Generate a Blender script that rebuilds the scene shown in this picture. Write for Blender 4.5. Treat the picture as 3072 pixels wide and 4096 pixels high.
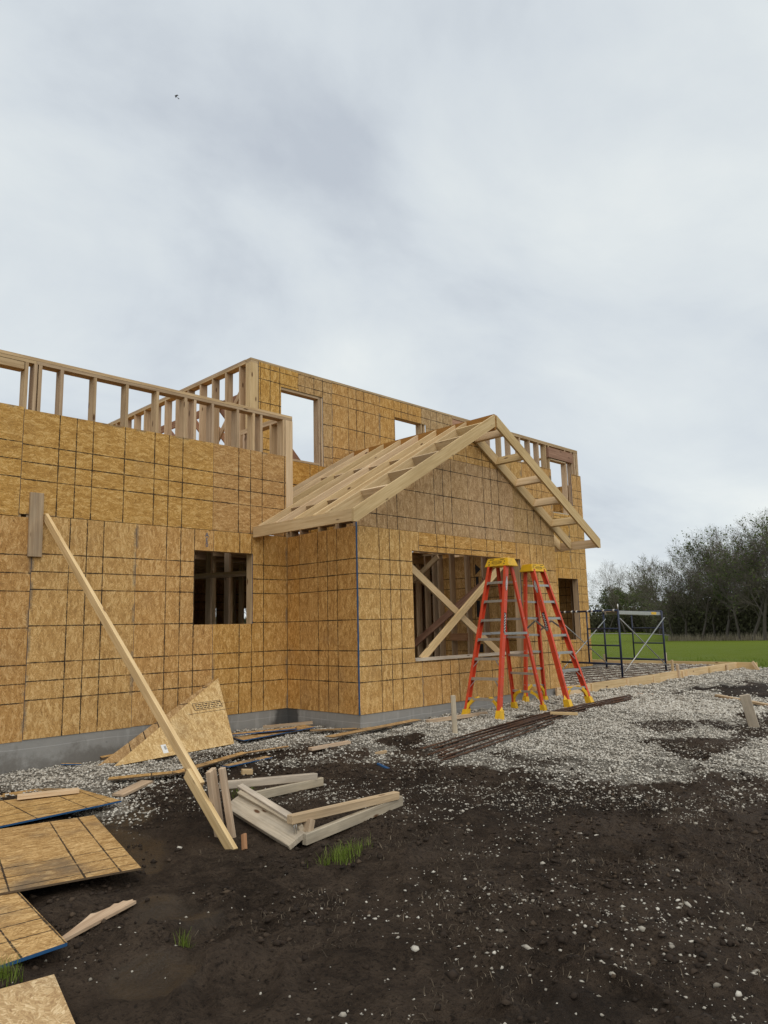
import bpy, bmesh, math, random
import numpy as np
from mathutils import Vector, Matrix

# ------------------------------------------------------------------ reset
for o in list(bpy.data.objects): bpy.data.objects.remove(o)
scene = bpy.context.scene
COL = scene.collection
rng = random.Random(7)
V = Vector
R_ = math.radians

# ------------------------------------------------------------------ camera
def cam_matrix(yaw, pitch, roll, loc):
    f = V((math.cos(yaw)*math.cos(pitch), math.sin(yaw)*math.cos(pitch), math.sin(pitch)))
    r = f.cross(V((0, 0, 1))).normalized(); u = r.cross(f)
    r2 = r*math.cos(roll)+u*math.sin(roll); u2 = -r*math.sin(roll)+u*math.cos(roll)
    m = Matrix((r2, u2, -f)).transposed().to_4x4(); m.translation = loc
    return m
cd = bpy.data.cameras.new('camera'); cam = bpy.data.objects.new('camera', cd); COL.objects.link(cam)
cd.sensor_fit = 'VERTICAL'; cd.sensor_height = 36.0; cd.lens = 36.0*2946.5/4096
cd.clip_start = 0.05; cd.clip_end = 3000
cam.matrix_world = cam_matrix(R_(44.844), R_(8.813), R_(-1.3315), V((0, 0, 1.55)))
scene.camera = cam

# ------------------------------------------------------------------ sky, sun, exposure
SUN_AZ, SUN_EL = R_(-118), R_(48)          # direction towards the bright part of the overcast
world = bpy.data.worlds.new('World'); scene.world = world; world.use_nodes = True
nt = world.node_tree; nt.nodes.clear()
def wn(t, **k):
    n = nt.nodes.new(t)
    for a, b in k.items(): setattr(n, a, b)
    return n
wo = wn('ShaderNodeOutputWorld'); bg = wn('ShaderNodeBackground'); bg.inputs[1].default_value = 0.1
nt.links.new(bg.outputs[0], wo.inputs[0])
sky = wn('ShaderNodeTexSky', sky_type='NISHITA', sun_disc=False)
sky.sun_elevation = SUN_EL; sky.sun_rotation = math.pi/2-SUN_AZ
tc = wn('ShaderNodeTexCoord')
# clouds lie on a flat layer overhead: project the view direction on it
sx = wn('ShaderNodeSeparateXYZ'); nt.links.new(tc.outputs['Generated'], sx.inputs[0])
def wm(op, a, b=None, c=None):
    n = wn('ShaderNodeMath', operation=op)
    for i, v in enumerate((a, b, c)):
        if v is None: continue
        if isinstance(v, (int, float)): n.inputs[i].default_value = v
        else: nt.links.new(v, n.inputs[i])
    return n.outputs[0]
zz = wm('ADD', wm('MAXIMUM', sx.outputs[2], 0.0), 0.36)
cx = wn('ShaderNodeCombineXYZ')
nt.links.new(wm('DIVIDE', sx.outputs[0], zz), cx.inputs[0]); nt.links.new(wm('DIVIDE', sx.outputs[1], zz), cx.inputs[1])
mp = wn('ShaderNodeMapping'); nt.links.new(cx.outputs[0], mp.inputs[0])
mp.inputs['Location'].default_value = (8.15, 1.75, 0.0); mp.inputs['Rotation'].default_value = (0, 0, R_(20)); mp.inputs['Scale'].default_value = (0.9, 1.25, 1)
n1 = wn('ShaderNodeTexNoise'); nt.links.new(mp.outputs[0], n1.inputs['Vector'])
n1.inputs['Scale'].default_value = 1.5; n1.inputs['Detail'].default_value = 7; n1.inputs['Roughness'].default_value = 0.55; n1.inputs['Distortion'].default_value = 0.35
r1 = wn('ShaderNodeValToRGB'); nt.links.new(n1.outputs[0], r1.inputs[0])
e = r1.color_ramp.elements
e[0].position = 0.30; e[0].color = (5.5, 6.0, 6.65, 1)
e[1].position = 0.74; e[1].color = (9.1, 9.4, 9.2, 1)
m_ = e.new(0.44); m_.color = (6.9, 7.45, 7.9, 1)
m_ = e.new(0.58); m_.color = (7.9, 8.4, 8.55, 1)
mix = wn('ShaderNodeMix', data_type='RGBA'); mix.inputs[0].default_value = 0.93
nt.links.new(sky.outputs[0], mix.inputs['A']); nt.links.new(r1.outputs[0], mix.inputs['B'])
nt.links.new(mix.outputs['Result'], bg.inputs[0])

sd = bpy.data.lights.new('sun', 'SUN'); sun = bpy.data.objects.new('sun', sd); COL.objects.link(sun)
sd.energy = 1.5; sd.angle = R_(60); sd.color = (1.0, 0.92, 0.80)
sdir = V((math.cos(SUN_AZ)*math.cos(SUN_EL), math.sin(SUN_AZ)*math.cos(SUN_EL), math.sin(SUN_EL)))
sun.rotation_euler = sdir.to_track_quat('Z', 'Y').to_euler(); sun.location = (0, 0, 30)
vs = scene.view_settings
vs.view_transform = 'Standard'; vs.look = 'None'; vs.exposure = 0.0; vs.gamma = 1.0; vs.use_curve_mapping = False
scene.render.engine = 'CYCLES'
scene.cycles.max_bounces = 6

# ------------------------------------------------------------------ node helpers and materials
class NT:
    def __init__(s, name):
        s.m = bpy.data.materials.new(name); s.m.use_nodes = True
        s.t = s.m.node_tree; s.t.nodes.clear()
        s.out = s.n('ShaderNodeOutputMaterial'); s.b = s.n('ShaderNodeBsdfPrincipled')
        s.l(s.b.outputs[0], s.out.inputs[0]); s.tc = s.n('ShaderNodeTexCoord')
    def n(s, t, **k):
        n = s.t.nodes.new(t)
        for a, b in k.items(): setattr(n, a, b)
        return n
    def l(s, a, b): s.t.links.new(a, b)
    def put(s, sock, v):
        if isinstance(v, bpy.types.NodeSocket): s.l(v, sock)
        elif isinstance(v, (tuple, list)) and len(v) == 3 and sock.type == 'RGBA': sock.default_value = (*v, 1)
        else: sock.default_value = v
    def math(s, op, a, b=None, c=None, clamp=False):
        n = s.n('ShaderNodeMath', operation=op, use_clamp=clamp)
        for i, v in enumerate((a, b, c)):
            if v is not None: s.put(n.inputs[i], v)
        return n.outputs[0]
    def vm(s, op, a, b=None):
        n = s.n('ShaderNodeVectorMath', operation=op)
        s.put(n.inputs[0], a)
        if b is not None: s.put(n.inputs[1], b)
        return n.outputs[0]
    def sep(s, v):
        n = s.n('ShaderNodeSeparateXYZ'); s.l(v, n.inputs[0]); return n.outputs
    def comb(s, x, y, z=0.0):
        n = s.n('ShaderNodeCombineXYZ')
        for i, v in enumerate((x, y, z)): s.put(n.inputs[i], v)
        return n.outputs[0]
    def noise(s, vec, scale, detail=2, rough=0.5, dist=0.0, dim='3D', col=False):
        n = s.n('ShaderNodeTexNoise', noise_dimensions=dim); s.l(vec, n.inputs['Vector'])
        n.inputs['Scale'].default_value = scale; n.inputs['Detail'].default_value = detail
        n.inputs['Roughness'].default_value = rough; n.inputs['Distortion'].default_value = dist
        return n.outputs[1] if col else n.outputs[0]
    def voro(s, vec, scale, dim='3D', feature='F1'):
        n = s.n('ShaderNodeTexVoronoi', voronoi_dimensions=dim, feature=feature); s.l(vec, n.inputs['Vector'])
        n.inputs['Scale'].default_value = scale; return n
    def ramp(s, fac, stops):
        n = s.n('ShaderNodeValToRGB'); s.l(fac, n.inputs[0]); el = n.color_ramp.elements
        while len(el) > 1: el.remove(el[0])
        for i, (p, c) in enumerate(stops):
            x = el[0] if i == 0 else el.new(p)
            x.position = p; x.color = (*c, 1) if not isinstance(c, (int, float)) else (c, c, c, 1)
        return n.outputs[0]
    def rng(s, v, a, b, c=0.0, d=1.0):
        n = s.n('ShaderNodeMapRange', interpolation_type='SMOOTHSTEP'); s.put(n.inputs[0], v)
        for i, q in enumerate((a, b, c, d)): s.put(n.inputs[i+1], q)
        return n.outputs[0]
    def mix(s, f, a, b, mode='MIX'):
        n = s.n('ShaderNodeMix', data_type='RGBA', blend_type=mode)
        s.put(n.inputs[0], f); s.put(n.inputs['A'], a); s.put(n.inputs['B'], b); return n.outputs['Result']
    def hsv(s, c, h=0.5, sa=1.0, v=1.0):
        n = s.n('ShaderNodeHueSaturation'); s.put(n.inputs['Color'], c)
        s.put(n.inputs['Hue'], h); s.put(n.inputs['Saturation'], sa); s.put(n.inputs['Value'], v); return n.outputs[0]
    def bump(s, h, strength, dist=0.01):
        n = s.n('ShaderNodeBump'); n.inputs['Strength'].default_value = strength; n.inputs['Distance'].default_value = dist
        s.l(h, n.inputs['Height']); s.l(n.outputs[0], s.b.inputs['Normal'])
    def done(s, color=None, rough=None, metal=None, spec=None):
        if color is not None: s.put(s.b.inputs['Base Color'], color)
        if rough is not None: s.put(s.b.inputs['Roughness'], rough)
        if metal is not None: s.put(s.b.inputs['Metallic'], metal)
        if spec is not None: s.put(s.b.inputs['Specular IOR Level'], spec)
        return s.m

def line_mask(s, co, width):
    """printed nailing lines of an OSB sheet: local x across the 4 ft, local y along the 8 ft"""
    x, y, _ = s.sep(co)
    wob = s.math('MULTIPLY', s.math('SUBTRACT', s.noise(co, 55, 3, .7), 0.5), 0.012)
    def near(v, pos):
        d = None
        for p in pos:
            a = s.math('ABSOLUTE', s.math('SUBTRACT', v, p))
            d = a if d is None else s.math('MINIMUM', d, a)
        return d
    dx = near(x, (0.406, 0.610, 0.813)); dy = near(y, (0.406, 0.610, 0.813, 1.219, 1.626, 1.829, 2.032))
    wv = s.math('MULTIPLY', s.noise(s.vm('MULTIPLY', co, (3, 3, 0)), 1.3, 1), 2.0)
    d = s.math('ADD', s.math('MINIMUM', dx, dy), wob)
    w = s.math('MULTIPLY', wv, width)
    return s.math('SUBTRACT', 1.0, s.rng(s.math('SUBTRACT', d, w), -0.001, 0.003))

def osb(name, dark, mid, light, lines=0.0052, stain=0.35, stain_col=(0.16, 0.13, 0.10), blue=0.0, spot=0.5, sat=1.0):
    s = NT(name); co = s.tc.outputs['Object']
    oi = s.n('ShaderNodeObjectInfo'); rnd = oi.outputs['Random']
    off = s.comb(s.math('MULTIPLY', rnd, 53.0), s.math('MULTIPLY', rnd, 91.0))
    c2 = s.vm('ADD', s.vm('MULTIPLY', co, (1, 1, 0)), off)
    warp = s.vm('MULTIPLY', s.vm('SUBTRACT', s.noise(c2, 9, 2, col=True), (0.5, 0.5, 0.5)), (0.05, 0.05, 0))
    c3 = s.vm('ADD', c2, warp)
    def layer(scale, sh):
        cc = s.vm('ADD', c3, (sh, sh*1.3, 0))
        v = s.voro(s.vm('MULTIPLY', cc, (1.9, 0.75, 0)), scale, '2D')
        cr, cg, cb = s.sep(v.outputs['Color'])
        rot = s.n('ShaderNodeVectorRotate', rotation_type='Z_AXIS'); s.l(cc, rot.inputs['Vector'])
        s.l(s.math('MULTIPLY', s.math('SUBTRACT', cr, 0.5), 2.6), rot.inputs['Angle'])
        g = s.vm('ADD', s.vm('MULTIPLY', rot.outputs[0], (115, 9, 0)), s.comb(s.math('MULTIPLY', cb, 40.0), s.math('MULTIPLY', cg, 40.0)))
        st = s.noise(g, 1.0, 2, 0.55, dim='2D')
        return s.math('ADD', s.math('MULTIPLY', cg, 0.24), s.math('MULTIPLY', st, 0.80)), cb
    a, pick = layer(15, 0.0); b, _ = layer(30, 3.7)
    f = s.math('ADD', s.math('MULTIPLY', a, s.math('ADD', 0.35, s.math('MULTIPLY', pick, 0.3))), s.math('MULTIPLY', b, s.math('SUBTRACT', 0.65, s.math('MULTIPLY', pick, 0.3))))
    col = s.ramp(f, [(0.26, dark), (0.42, tuple(d*.40+m*.60 for d, m in zip(dark, mid))), (0.52, mid), (0.68, light)])
    # small dark knots and resin flecks
    fl = s.noise(s.vm('MULTIPLY', c3, (2.0, 1.0, 0)), 46, 2, 0.6, dim='2D')
    col = s.mix(s.rng(fl, 0.64, 0.72, 0, spot), col, (0.07, 0.035, 0.012))
    # each sheet has its own tone, weathering in big soft patches
    big = s.noise(c2, 1.6, 4, 0.6, dim='2D')
    col = s.mix(s.rng(big, 0.46, 0.78, 0, stain), col, stain_col)
    r2 = s.math('FRACT', s.math('MULTIPLY', rnd, 7.31))
    col = s.hsv(col, s.math('ADD', 0.498, s.math('MULTIPLY', rnd, 0.005)), s.math('MULTIPLY', s.math('ADD', 0.95, s.math('MULTIPLY', r2, 0.10)), sat), s.math('ADD', 0.90, s.math('MULTIPLY', s.math('FRACT', s.math('MULTIPLY', rnd, 3.77)), 0.19)))
    if blue:
        x, y, _ = s.sep(co)
        ed = s.math('MINIMUM', x, s.math('SUBTRACT', 1.2192, x))
        bm = s.math('MULTIPLY', s.math('SUBTRACT', 1.0, s.rng(ed, 0.0, 0.03)), s.rng(s.noise(c2, 3.2, 3, 0.6, dim='2D'), 0.47, 0.62))
        col = s.mix(s.math('MULTIPLY', bm, blue), col, (0.040, 0.085, 0.11))
    if lines:
        lm = line_mask(s, co, lines)
        fade = s.rng(s.noise(c2, 22, 3, .6, dim='2D'), 0.25, 0.48, 0.45, 0.95)
        col = s.mix(s.math('MULTIPLY', lm, fade), col, (0.018, 0.013, 0.010))
    s.bump(f, 0.35, 0.004)
    return s.done(col, 0.78, spec=0.25)

def lumber(name, dark, light, rings=1.0, grey=0.0, knots=True, rough=0.75):
    s = NT(name); co = s.tc.outputs['Object']; oi = s.n('ShaderNodeObjectInfo'); rnd = oi.outputs['Random']
    c2 = s.vm('ADD', co, s.comb(s.math('MULTIPLY', rnd, 37.0), s.math('MULTIPLY', rnd, 11.0), s.math('MULTIPLY', rnd, 23.0)))
    g = s.noise(s.vm('MULTIPLY', c2, (1.3, 34, 34)), 1.0, 3, 0.6, 0.6)
    g2 = s.noise(s.vm('MULTIPLY', c2, (5, 130, 130)), 1.0, 2, 0.6)
    f = s.math('ADD', s.math('MULTIPLY', g, 0.7), s.math('MULTIPLY', g2, 0.3))
    col = s.ramp(f, [(0.32, dark), (0.62, light)])
    big = s.noise(s.vm('MULTIPLY', c2, (1.2, 4, 4)), 1.0, 3, 0.6)
    col = s.mix(s.rng(big, 0.42, 0.75, 0, 0.45), col, tuple(d*0.75 for d in dark))
    if grey: col = s.mix(s.rng(s.noise(s.vm('MULTIPLY', c2, (2.5, 9, 9)), 1.0, 4, .65), 0.35, 0.65, 0, grey), col, (0.20, 0.18, 0.155))
    if knots:
        v = s.voro(s.vm('MULTIPLY', c2, (2.0, 6.5, 6.5)), 1.0)
        col = s.mix(s.math('SUBTRACT', 1.0, s.rng(v.outputs['Distance'], 0.055, 0.12)), col, (0.12, 0.055, 0.022))
    r2 = s.math('FRACT', s.math('MULTIPLY', rnd, 5.13))
    col = s.hsv(col, s.math('ADD', 0.494, s.math('MULTIPLY', r2, 0.010)), s.math('ADD', 0.88, s.math('MULTIPLY', r2, 0.18)), s.math('ADD', 0.82, s.math('MULTIPLY', rnd, 0.32)))
    s.bump(f, 0.25, 0.003)
    return s.done(col, rough, spec=0.3)

def plain(name, col, rough=0.6, metal=0.0, var=0.15, scale=9.0, spec=0.5, bump=0.0, dirt=None):
    s = NT(name); co = s.tc.outputs['Object']
    n = s.noise(co, scale, 4, 0.6)
    c = s.mix(n, tuple(x*(1-var) for x in col), tuple(min(1, x*(1+var)) for x in col))
    if dirt:
        c = s.mix(s.rng(s.noise(co, scale*0.6, 5, 0.7), 0.48, 0.72, 0, dirt[0]), c, dirt[1])
    if bump: s.bump(s.noise(co, scale*6, 3, 0.6), bump, 0.004)
    return s.done(c, rough, metal, spec)

M = {}
M['osb'] = osb('osb_fresh', (0.25, 0.122, 0.035), (0.515, 0.282, 0.084), (0.72, 0.47, 0.20), blue=0.45, stain=0.18, stain_col=(0.26, 0.17, 0.09))
M['osb_warm'] = osb('osb_warm', (0.20, 0.090, 0.022), (0.455, 0.228, 0.060), (0.65, 0.395, 0.145), blue=0.0, stain=0.2)
M['osb_grey'] = osb('osb_weathered', (0.22, 0.122, 0.050), (0.44, 0.268, 0.118), (0.64, 0.44, 0.235), stain=0.15, sat=0.98)
M['osb_ground'] = osb('osb_on_ground', (0.19, 0.095, 0.032), (0.44, 0.265, 0.105), (0.68, 0.46, 0.22), lines=0.0042, stain=0.85, stain_col=(0.13, 0.10, 0.072))
M['osb_plain'] = osb('osb_bare', (0.27, 0.145, 0.058), (0.53, 0.35, 0.16), (0.76, 0.57, 0.32), lines=0.0, stain=0.25, spot=0.35)
M['edge_blue'] = plain('blue_painted_edge', (0.012, 0.075, 0.19), 0.6, var=0.35, scale=14)
M['edge_dark'] = plain('board_edge', (0.10, 0.065, 0.035), 0.85, var=0.4, scale=30)
M['stud'] = lumber('framing_lumber', (0.36, 0.23, 0.125), (0.60, 0.435, 0.265))
M['new'] = lumber('new_pine', (0.50, 0.335, 0.16), (0.70, 0.52, 0.295))
M['old'] = lumber('weathered_lumber', (0.36, 0.245, 0.14), (0.60, 0.445, 0.28), grey=0.25)
M['grey'] = lumber('grey_lumber', (0.38, 0.305, 0.215), (0.63, 0.54, 0.41), grey=0.35)
M['red'] = lumber('reddish_lumber', (0.26, 0.12, 0.06), (0.47, 0.26, 0.15))
M['lvl'] = lumber('laminated_beam', (0.27, 0.115, 0.03), (0.43, 0.21, 0.065), knots=False)
M['ladder'] = plain('orange_fibreglass', (0.58, 0.058, 0.018), 0.5, var=0.14, scale=7, dirt=(0.6, (0.27, 0.055, 0.025)))
M['yellow'] = plain('yellow_plastic', (0.72, 0.42, 0.012), 0.5, var=0.12, scale=12, dirt=(0.55, (0.25, 0.16, 0.04)))
M['alu'] = plain('aluminium', (0.50, 0.49, 0.47), 0.45, 0.85, var=0.25, scale=20)
M['galv'] = plain('galvanised_steel', (0.42, 0.42, 0.41), 0.42, 0.85, var=0.25, scale=16)
M['black'] = plain('black_print', (0.012, 0.012, 0.013), 0.6, var=0.3)
M['white'] = plain('white_label', (0.72, 0.72, 0.70), 0.6, var=0.08)
M['blueprint'] = plain('blue_paint', (0.02, 0.09, 0.20), 0.7, var=0.4, scale=40)
M['navy'] = plain('navy_painted_steel', (0.008, 0.018, 0.055), 0.45, var=0.4, scale=8, dirt=(0.5, (0.05, 0.03, 0.02)))
M['rust'] = plain('rusty_steel', (0.075, 0.037, 0.020), 0.85, 0.1, var=0.55, scale=30, dirt=(0.7, (0.19, 0.085, 0.038)))
M['bird'] = plain('dark_feathers', (0.06, 0.06, 0.07), 0.8)

def concrete():
    s = NT('concrete'); co = s.tc.outputs['Object']
    a = s.noise(co, 1.6, 6, 0.65); b = s.noise(s.vm('MULTIPLY', co, (6, 6, 1.2)), 2.0, 4, 0.6); c = s.noise(co, 40, 3, 0.6)
    col = s.mix(a, (0.19, 0.185, 0.175), (0.34, 0.33, 0.31))
    col = s.mix(s.rng(b, 0.5, 0.72, 0, 0.4), col, (0.42, 0.41, 0.39))
    x, y, z = s.sep(co)
    # cold joint of the pour
    wl = s.math('ADD', z, s.math('MULTIPLY', s.noise(co, 2.2, 2), 0.05))
    jl = s.math('SUBTRACT', 1.0, s.rng(s.math('ABSOLUTE', s.math('SUBTRACT', wl, 0.345)), 0.002, 0.006))
    col = s.mix(s.math('MULTIPLY', jl, 0.45), col, (0.44, 0.43, 0.42))
    # damp patch that has run down in the inner corner
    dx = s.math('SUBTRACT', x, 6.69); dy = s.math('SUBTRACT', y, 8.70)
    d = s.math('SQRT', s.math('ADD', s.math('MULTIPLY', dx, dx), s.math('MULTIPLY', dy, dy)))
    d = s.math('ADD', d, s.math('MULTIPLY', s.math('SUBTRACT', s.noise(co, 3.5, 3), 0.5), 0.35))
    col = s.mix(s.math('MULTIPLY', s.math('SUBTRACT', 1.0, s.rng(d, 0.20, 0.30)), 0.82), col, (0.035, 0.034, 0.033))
    # mud splashed up from the ground
    sp_ = s.math('ADD', s.math('SUBTRACT', z, 0.10), s.math('MULTIPLY', s.math('SUBTRACT', s.noise(co, 2.6, 5, .7), 0.5), 0.75))
    col = s.mix(s.math('MULTIPLY', s.math('SUBTRACT', 1.0, s.rng(sp_, 0.0, 0.16)), 0.5), col, (0.085, 0.068, 0.05))
    pit = s.noise(co, 16, 3, 0.7)
    col = s.mix(s.rng(pit, 0.68, 0.74, 0, 0.6), col, (0.10, 0.10, 0.10))
    s.bump(s.math('ADD', c, s.math('MULTIPLY', pit, 2.0)), 0.4, 0.004)
    return s.done(col, 0.85, spec=0.3)
M['concrete'] = concrete()

def ground_mat():
    s = NT('soil_grass_gravel'); co = s.tc.outputs['Object']
    def attr(n):
        a = s.n('ShaderNodeAttribute', attribute_name=n); return a.outputs['Fac']
    gr, gs, wet = attr('gravel'), attr('grass'), attr('wet')
    a = s.noise(co, 0.9, 6, 0.65); b = s.noise(co, 7, 6, 0.7); c = s.noise(co, 45, 4, 0.7); d = s.noise(co, 170, 3, 0.6)
    col = s.mix(s.rng(a, 0.3, 0.7), (0.026, 0.0180, 0.0128), (0.074, 0.0525, 0.0375))
    col = s.mix(s.rng(b, 0.35, 0.75, 0, 0.75), col, (0.122, 0.088, 0.062))
    col = s.mix(s.rng(c, 0.50, 0.66, 0, 0.75), col, (0.013, 0.0095, 0.0075))
    col = s.mix(s.rng(d, 0.60, 0.72, 0, 0.6), col, (0.17, 0.125, 0.085))
    pa = s.noise(co, 0.42, 5, 0.62, 0.4)
    col = s.mix(s.rng(pa, 0.50, 0.64, 0, 0.62), col, (0.0165, 0.0120, 0.0092))
    # wet silt
    col = s.mix(wet, col, s.mix(b, (0.021, 0.0145, 0.0085), (0.043, 0.0285, 0.0145)))
    # crushed stone bed seen between the loose stones
    v = s.voro(co, 55, '3D'); cr, cg, cb = s.sep(v.outputs['Color'])
    st = s.mix(cg, (0.21, 0.19, 0.16), (0.55, 0.51, 0.44))
    st = s.mix(s.rng(v.outputs['Distance'], 0.35, 0.75, 0, 0.8), st, (0.15, 0.135, 0.11))
    gm = s.rng(s.math('ADD', gr, s.math('MULTIPLY', s.math('SUBTRACT', s.noise(co, 5, 5, .7), .5), 0.9)), 0.34, 0.60)
    col = s.mix(s.math('MULTIPLY', gm, 0.9), col, st)
    # grass
    g1 = s.noise(co, 0.05, 5, 0.6); g2 = s.noise(co, 1.1, 5, 0.7); g3 = s.noise(s.vm('MULTIPLY', co, (1, 1, 0.2)), 12, 4, .7)
    gc = s.mix(g1, (0.105, 0.150, 0.010), (0.145, 0.185, 0.014))
    gc = s.mix(s.rng(g2, 0.45, 0.75, 0, 0.5), gc, (0.17, 0.20, 0.025))
    gc = s.mix(s.rng(g3, 0.55, 0.8, 0, 0.6), gc, (0.075, 0.105, 0.010))
    col = s.mix(s.rng(s.math('ADD', gs, s.math('MULTIPLY', s.math('SUBTRACT', g2, .5), 0.7)), 0.4, 0.6), col, gc)
    h = s.math('ADD', s.math('ADD', s.math('MULTIPLY', b, 1.2), s.math('MULTIPLY', c, 0.9)), s.math('MULTIPLY', d, 0.35))
    s.bump(s.math('MULTIPLY', h, s.math('SUBTRACT', 1.0, s.math('MULTIPLY', wet, 0.92))), 1.0, 0.05)
    rough = s.mix(wet, s.mix(s.rng(a, 0.35, 0.65), (0.95, 0.95, 0.95), (0.75, 0.75, 0.75)), (0.24, 0.24, 0.24))
    return s.done(col, rough, spec=s.math('ADD', 0.10, s.math('MULTIPLY', wet, 0.22)))
M['ground'] = ground_mat()

def stone_mat():
    s = NT('limestone'); a = s.n('ShaderNodeAttribute', attribute_name='tone'); t = a.outputs['Fac']
    co = s.tc.outputs['Object']; n = s.noise(co, 70, 3, 0.6)
    c = s.ramp(t, [(0.0, (0.17, 0.148, 0.118)), (0.25, (0.36, 0.328, 0.275)), (0.7, (0.60, 0.565, 0.495)), (1.0, (0.76, 0.73, 0.66))])
    c = s.mix(s.rng(n, 0.5, 0.75, 0, 0.45), c, (0.17, 0.15, 0.125))
    s.bump(n, 0.5, 0.004)
    return s.done(c, 0.85, spec=0.3)
M['stone'] = stone_mat()

def tone_mat(name, stops, rough=0.8, trans=0.0):
    s = NT(name); a = s.n('ShaderNodeAttribute', attribute_name='tone')
    c = s.ramp(a.outputs['Fac'], stops); m = s.done(c, rough, spec=0.2)
    if trans:
        tr = s.n('ShaderNodeBsdfTranslucent'); s.l(c, tr.inputs[0]); mx = s.n('ShaderNodeMixShader'); mx.inputs[0].default_value = trans
        s.l(s.b.outputs[0], mx.inputs[1]); s.l(tr.outputs[0], mx.inputs[2]); s.l(mx.outputs[0], s.out.inputs[0])
    return m
M['straw'] = tone_mat('dead_straw', [(0, (0.040, 0.028, 0.019)), (0.6, (0.105, 0.080, 0.054)), (1, (0.24, 0.195, 0.14))])
M['clod'] = tone_mat('soil_clod', [(0, (0.018, 0.013, 0.0095)), (0.6, (0.040, 0.028, 0.020)), (1, (0.085, 0.060, 0.040))], 0.9)
M['blade'] = tone_mat('green_blades', [(0, (0.07, 0.11, 0.012)), (0.6, (0.17, 0.24, 0.035)), (1, (0.28, 0.32, 0.09))], 0.6, 0.35)
M['reed'] = tone_mat('dry_reeds', [(0, (0.20, 0.165, 0.11)), (1, (0.48, 0.42, 0.31))], 0.8, 0.3)
M['leaf'] = tone_mat('spring_leaves', [(0, (0.045, 0.065, 0.020)), (0.5, (0.10, 0.135, 0.042)), (1, (0.20, 0.24, 0.09))], 0.7, 0.35)
M['brush'] = tone_mat('brush', [(0, (0.045, 0.041, 0.029)), (0.5, (0.092, 0.090, 0.052)), (1, (0.16, 0.165, 0.08))], 0.85, 0.15)
M['bark'] = plain('bark', (0.10, 0.087, 0.074), 0.9, var=0.35, scale=6, spec=0.2)
M['twig'] = plain('twigs', (0.145, 0.125, 0.105), 0.9, var=0.3, scale=3, spec=0.2)
M['road'] = plain('gravel_road', (0.34, 0.32, 0.29), 0.9, var=0.2, scale=1.5)

# ------------------------------------------------------------------ object helpers
W = {}
def reg(o, parent=None, mat4=None):
    COL.objects.link(o)
    mat4 = mat4 or Matrix.Identity(4)
    o.matrix_basis = mat4; W[o.name] = mat4.copy()
    if parent is not None:
        o.parent = parent; o.matrix_parent_inverse = W[parent.name].inverted()
    return o
def thing(name, label, cat, loc=(0, 0, 0), group=None, kind=None):
    o = bpy.data.objects.new(name, None); o.empty_display_size = 0.2
    reg(o, None, Matrix.Translation(V(loc))); return tag(o, label, cat, group, kind)
def tag(o, label=None, cat=None, group=None, kind=None):
    if label: o['label'] = label
    if cat: o['category'] = cat
    if group: o['group'] = group
    if kind: o['kind'] = kind
    return o
def from_bm(name, bm, mats, parent=None, mat4=None, smooth=False):
    me = bpy.data.meshes.new(name); bm.normal_update(); bm.to_mesh(me); bm.free()
    for m in (mats if isinstance(mats, (list, tuple)) else [mats]): me.materials.append(m)
    if smooth:
        for p in me.polygons: p.use_smooth = True
    return reg(bpy.data.objects.new(name, me), parent, mat4)
def frame(o, x, z):
    x = V(x).normalized(); z = V(z); z = (z-x*z.dot(x)).normalized(); y = z.cross(x)
    m = Matrix((x, y, z)).transposed().to_4x4(); m.translation = V(o); return m
def bm_box(bm, c, s, mi=0, rot=None):
    vs = []
    for i in range(8):
        p = V(((i & 1)-.5, ((i >> 1) & 1)-.5, ((i >> 2) & 1)-.5)); p = V((p.x*s[0], p.y*s[1], p.z*s[2]))
        if rot: p = rot @ p
        vs.append(bm.verts.new(p+V(c)))
    for f in ((0, 2, 3, 1), (4, 5, 7, 6), (0, 1, 5, 4), (2, 6, 7, 3), (0, 4, 6, 2), (1, 3, 7, 5)):
        fc = bm.faces.new([vs[k] for k in f]); fc.material_index = mi
def bm_bar(bm, p0, p1, w, h, up=(0, 0, 1), mi=0):
    p0, p1 = V(p0), V(p1); m = frame((p0+p1)/2, p1-p0, up)
    n0 = len(bm.verts); bm_box(bm, (0, 0, 0), ((p1-p0).length, w, h), mi)
    bm.verts.ensure_lookup_table()
    for v in bm.verts[n0:]: v.co = m @ v.co
def bm_tube(bm, p0, p1, r, n=8, mi=0, r2=None):
    p0, p1 = V(p0), V(p1); d = (p1-p0).normalized()
    m = frame(p0, d, (0, 0, 1) if abs(d.z) < .9 else (1, 0, 0)); r2 = r if r2 is None else r2; L = (p1-p0).length
    a = [bm.verts.new(m @ V((0, r*math.cos(2*math.pi*i/n), r*math.sin(2*math.pi*i/n)))) for i in range(n)]
    b = [bm.verts.new(m @ V((L, r2*math.cos(2*math.pi*i/n), r2*math.sin(2*math.pi*i/n)))) for i in range(n)]
    for i in range(n):
        f = bm.faces.new((a[i], b[i], b[(i+1) % n], a[(i+1) % n])); f.material_index = mi; f.smooth = True
    bm.faces.new(a).material_index = mi; bm.faces.new(b[::-1]).material_index = mi
def beam(name, p0, p1, w, h, mat, parent=None, up=(0, 0, 1), bev=0.0, jit=0.0):
    """board from p0 to p1: local x = grain, w across, h along up"""
    p0, p1 = V(p0), V(p1)
    if jit: p1 = p1+V((rng.uniform(-jit, jit), rng.uniform(-jit, jit), 0))
    m = frame((p0+p1)/2, p1-p0, up); bm = bmesh.new(); bm_box(bm, (0, 0, 0), ((p1-p0).length, w, h))
    if bev: bmesh.ops.bevel(bm, geom=bm.edges[:], offset=bev, segments=1, affect='EDGES', profile=0.5)
    return from_bm(name, bm, mat, parent, m)
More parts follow.
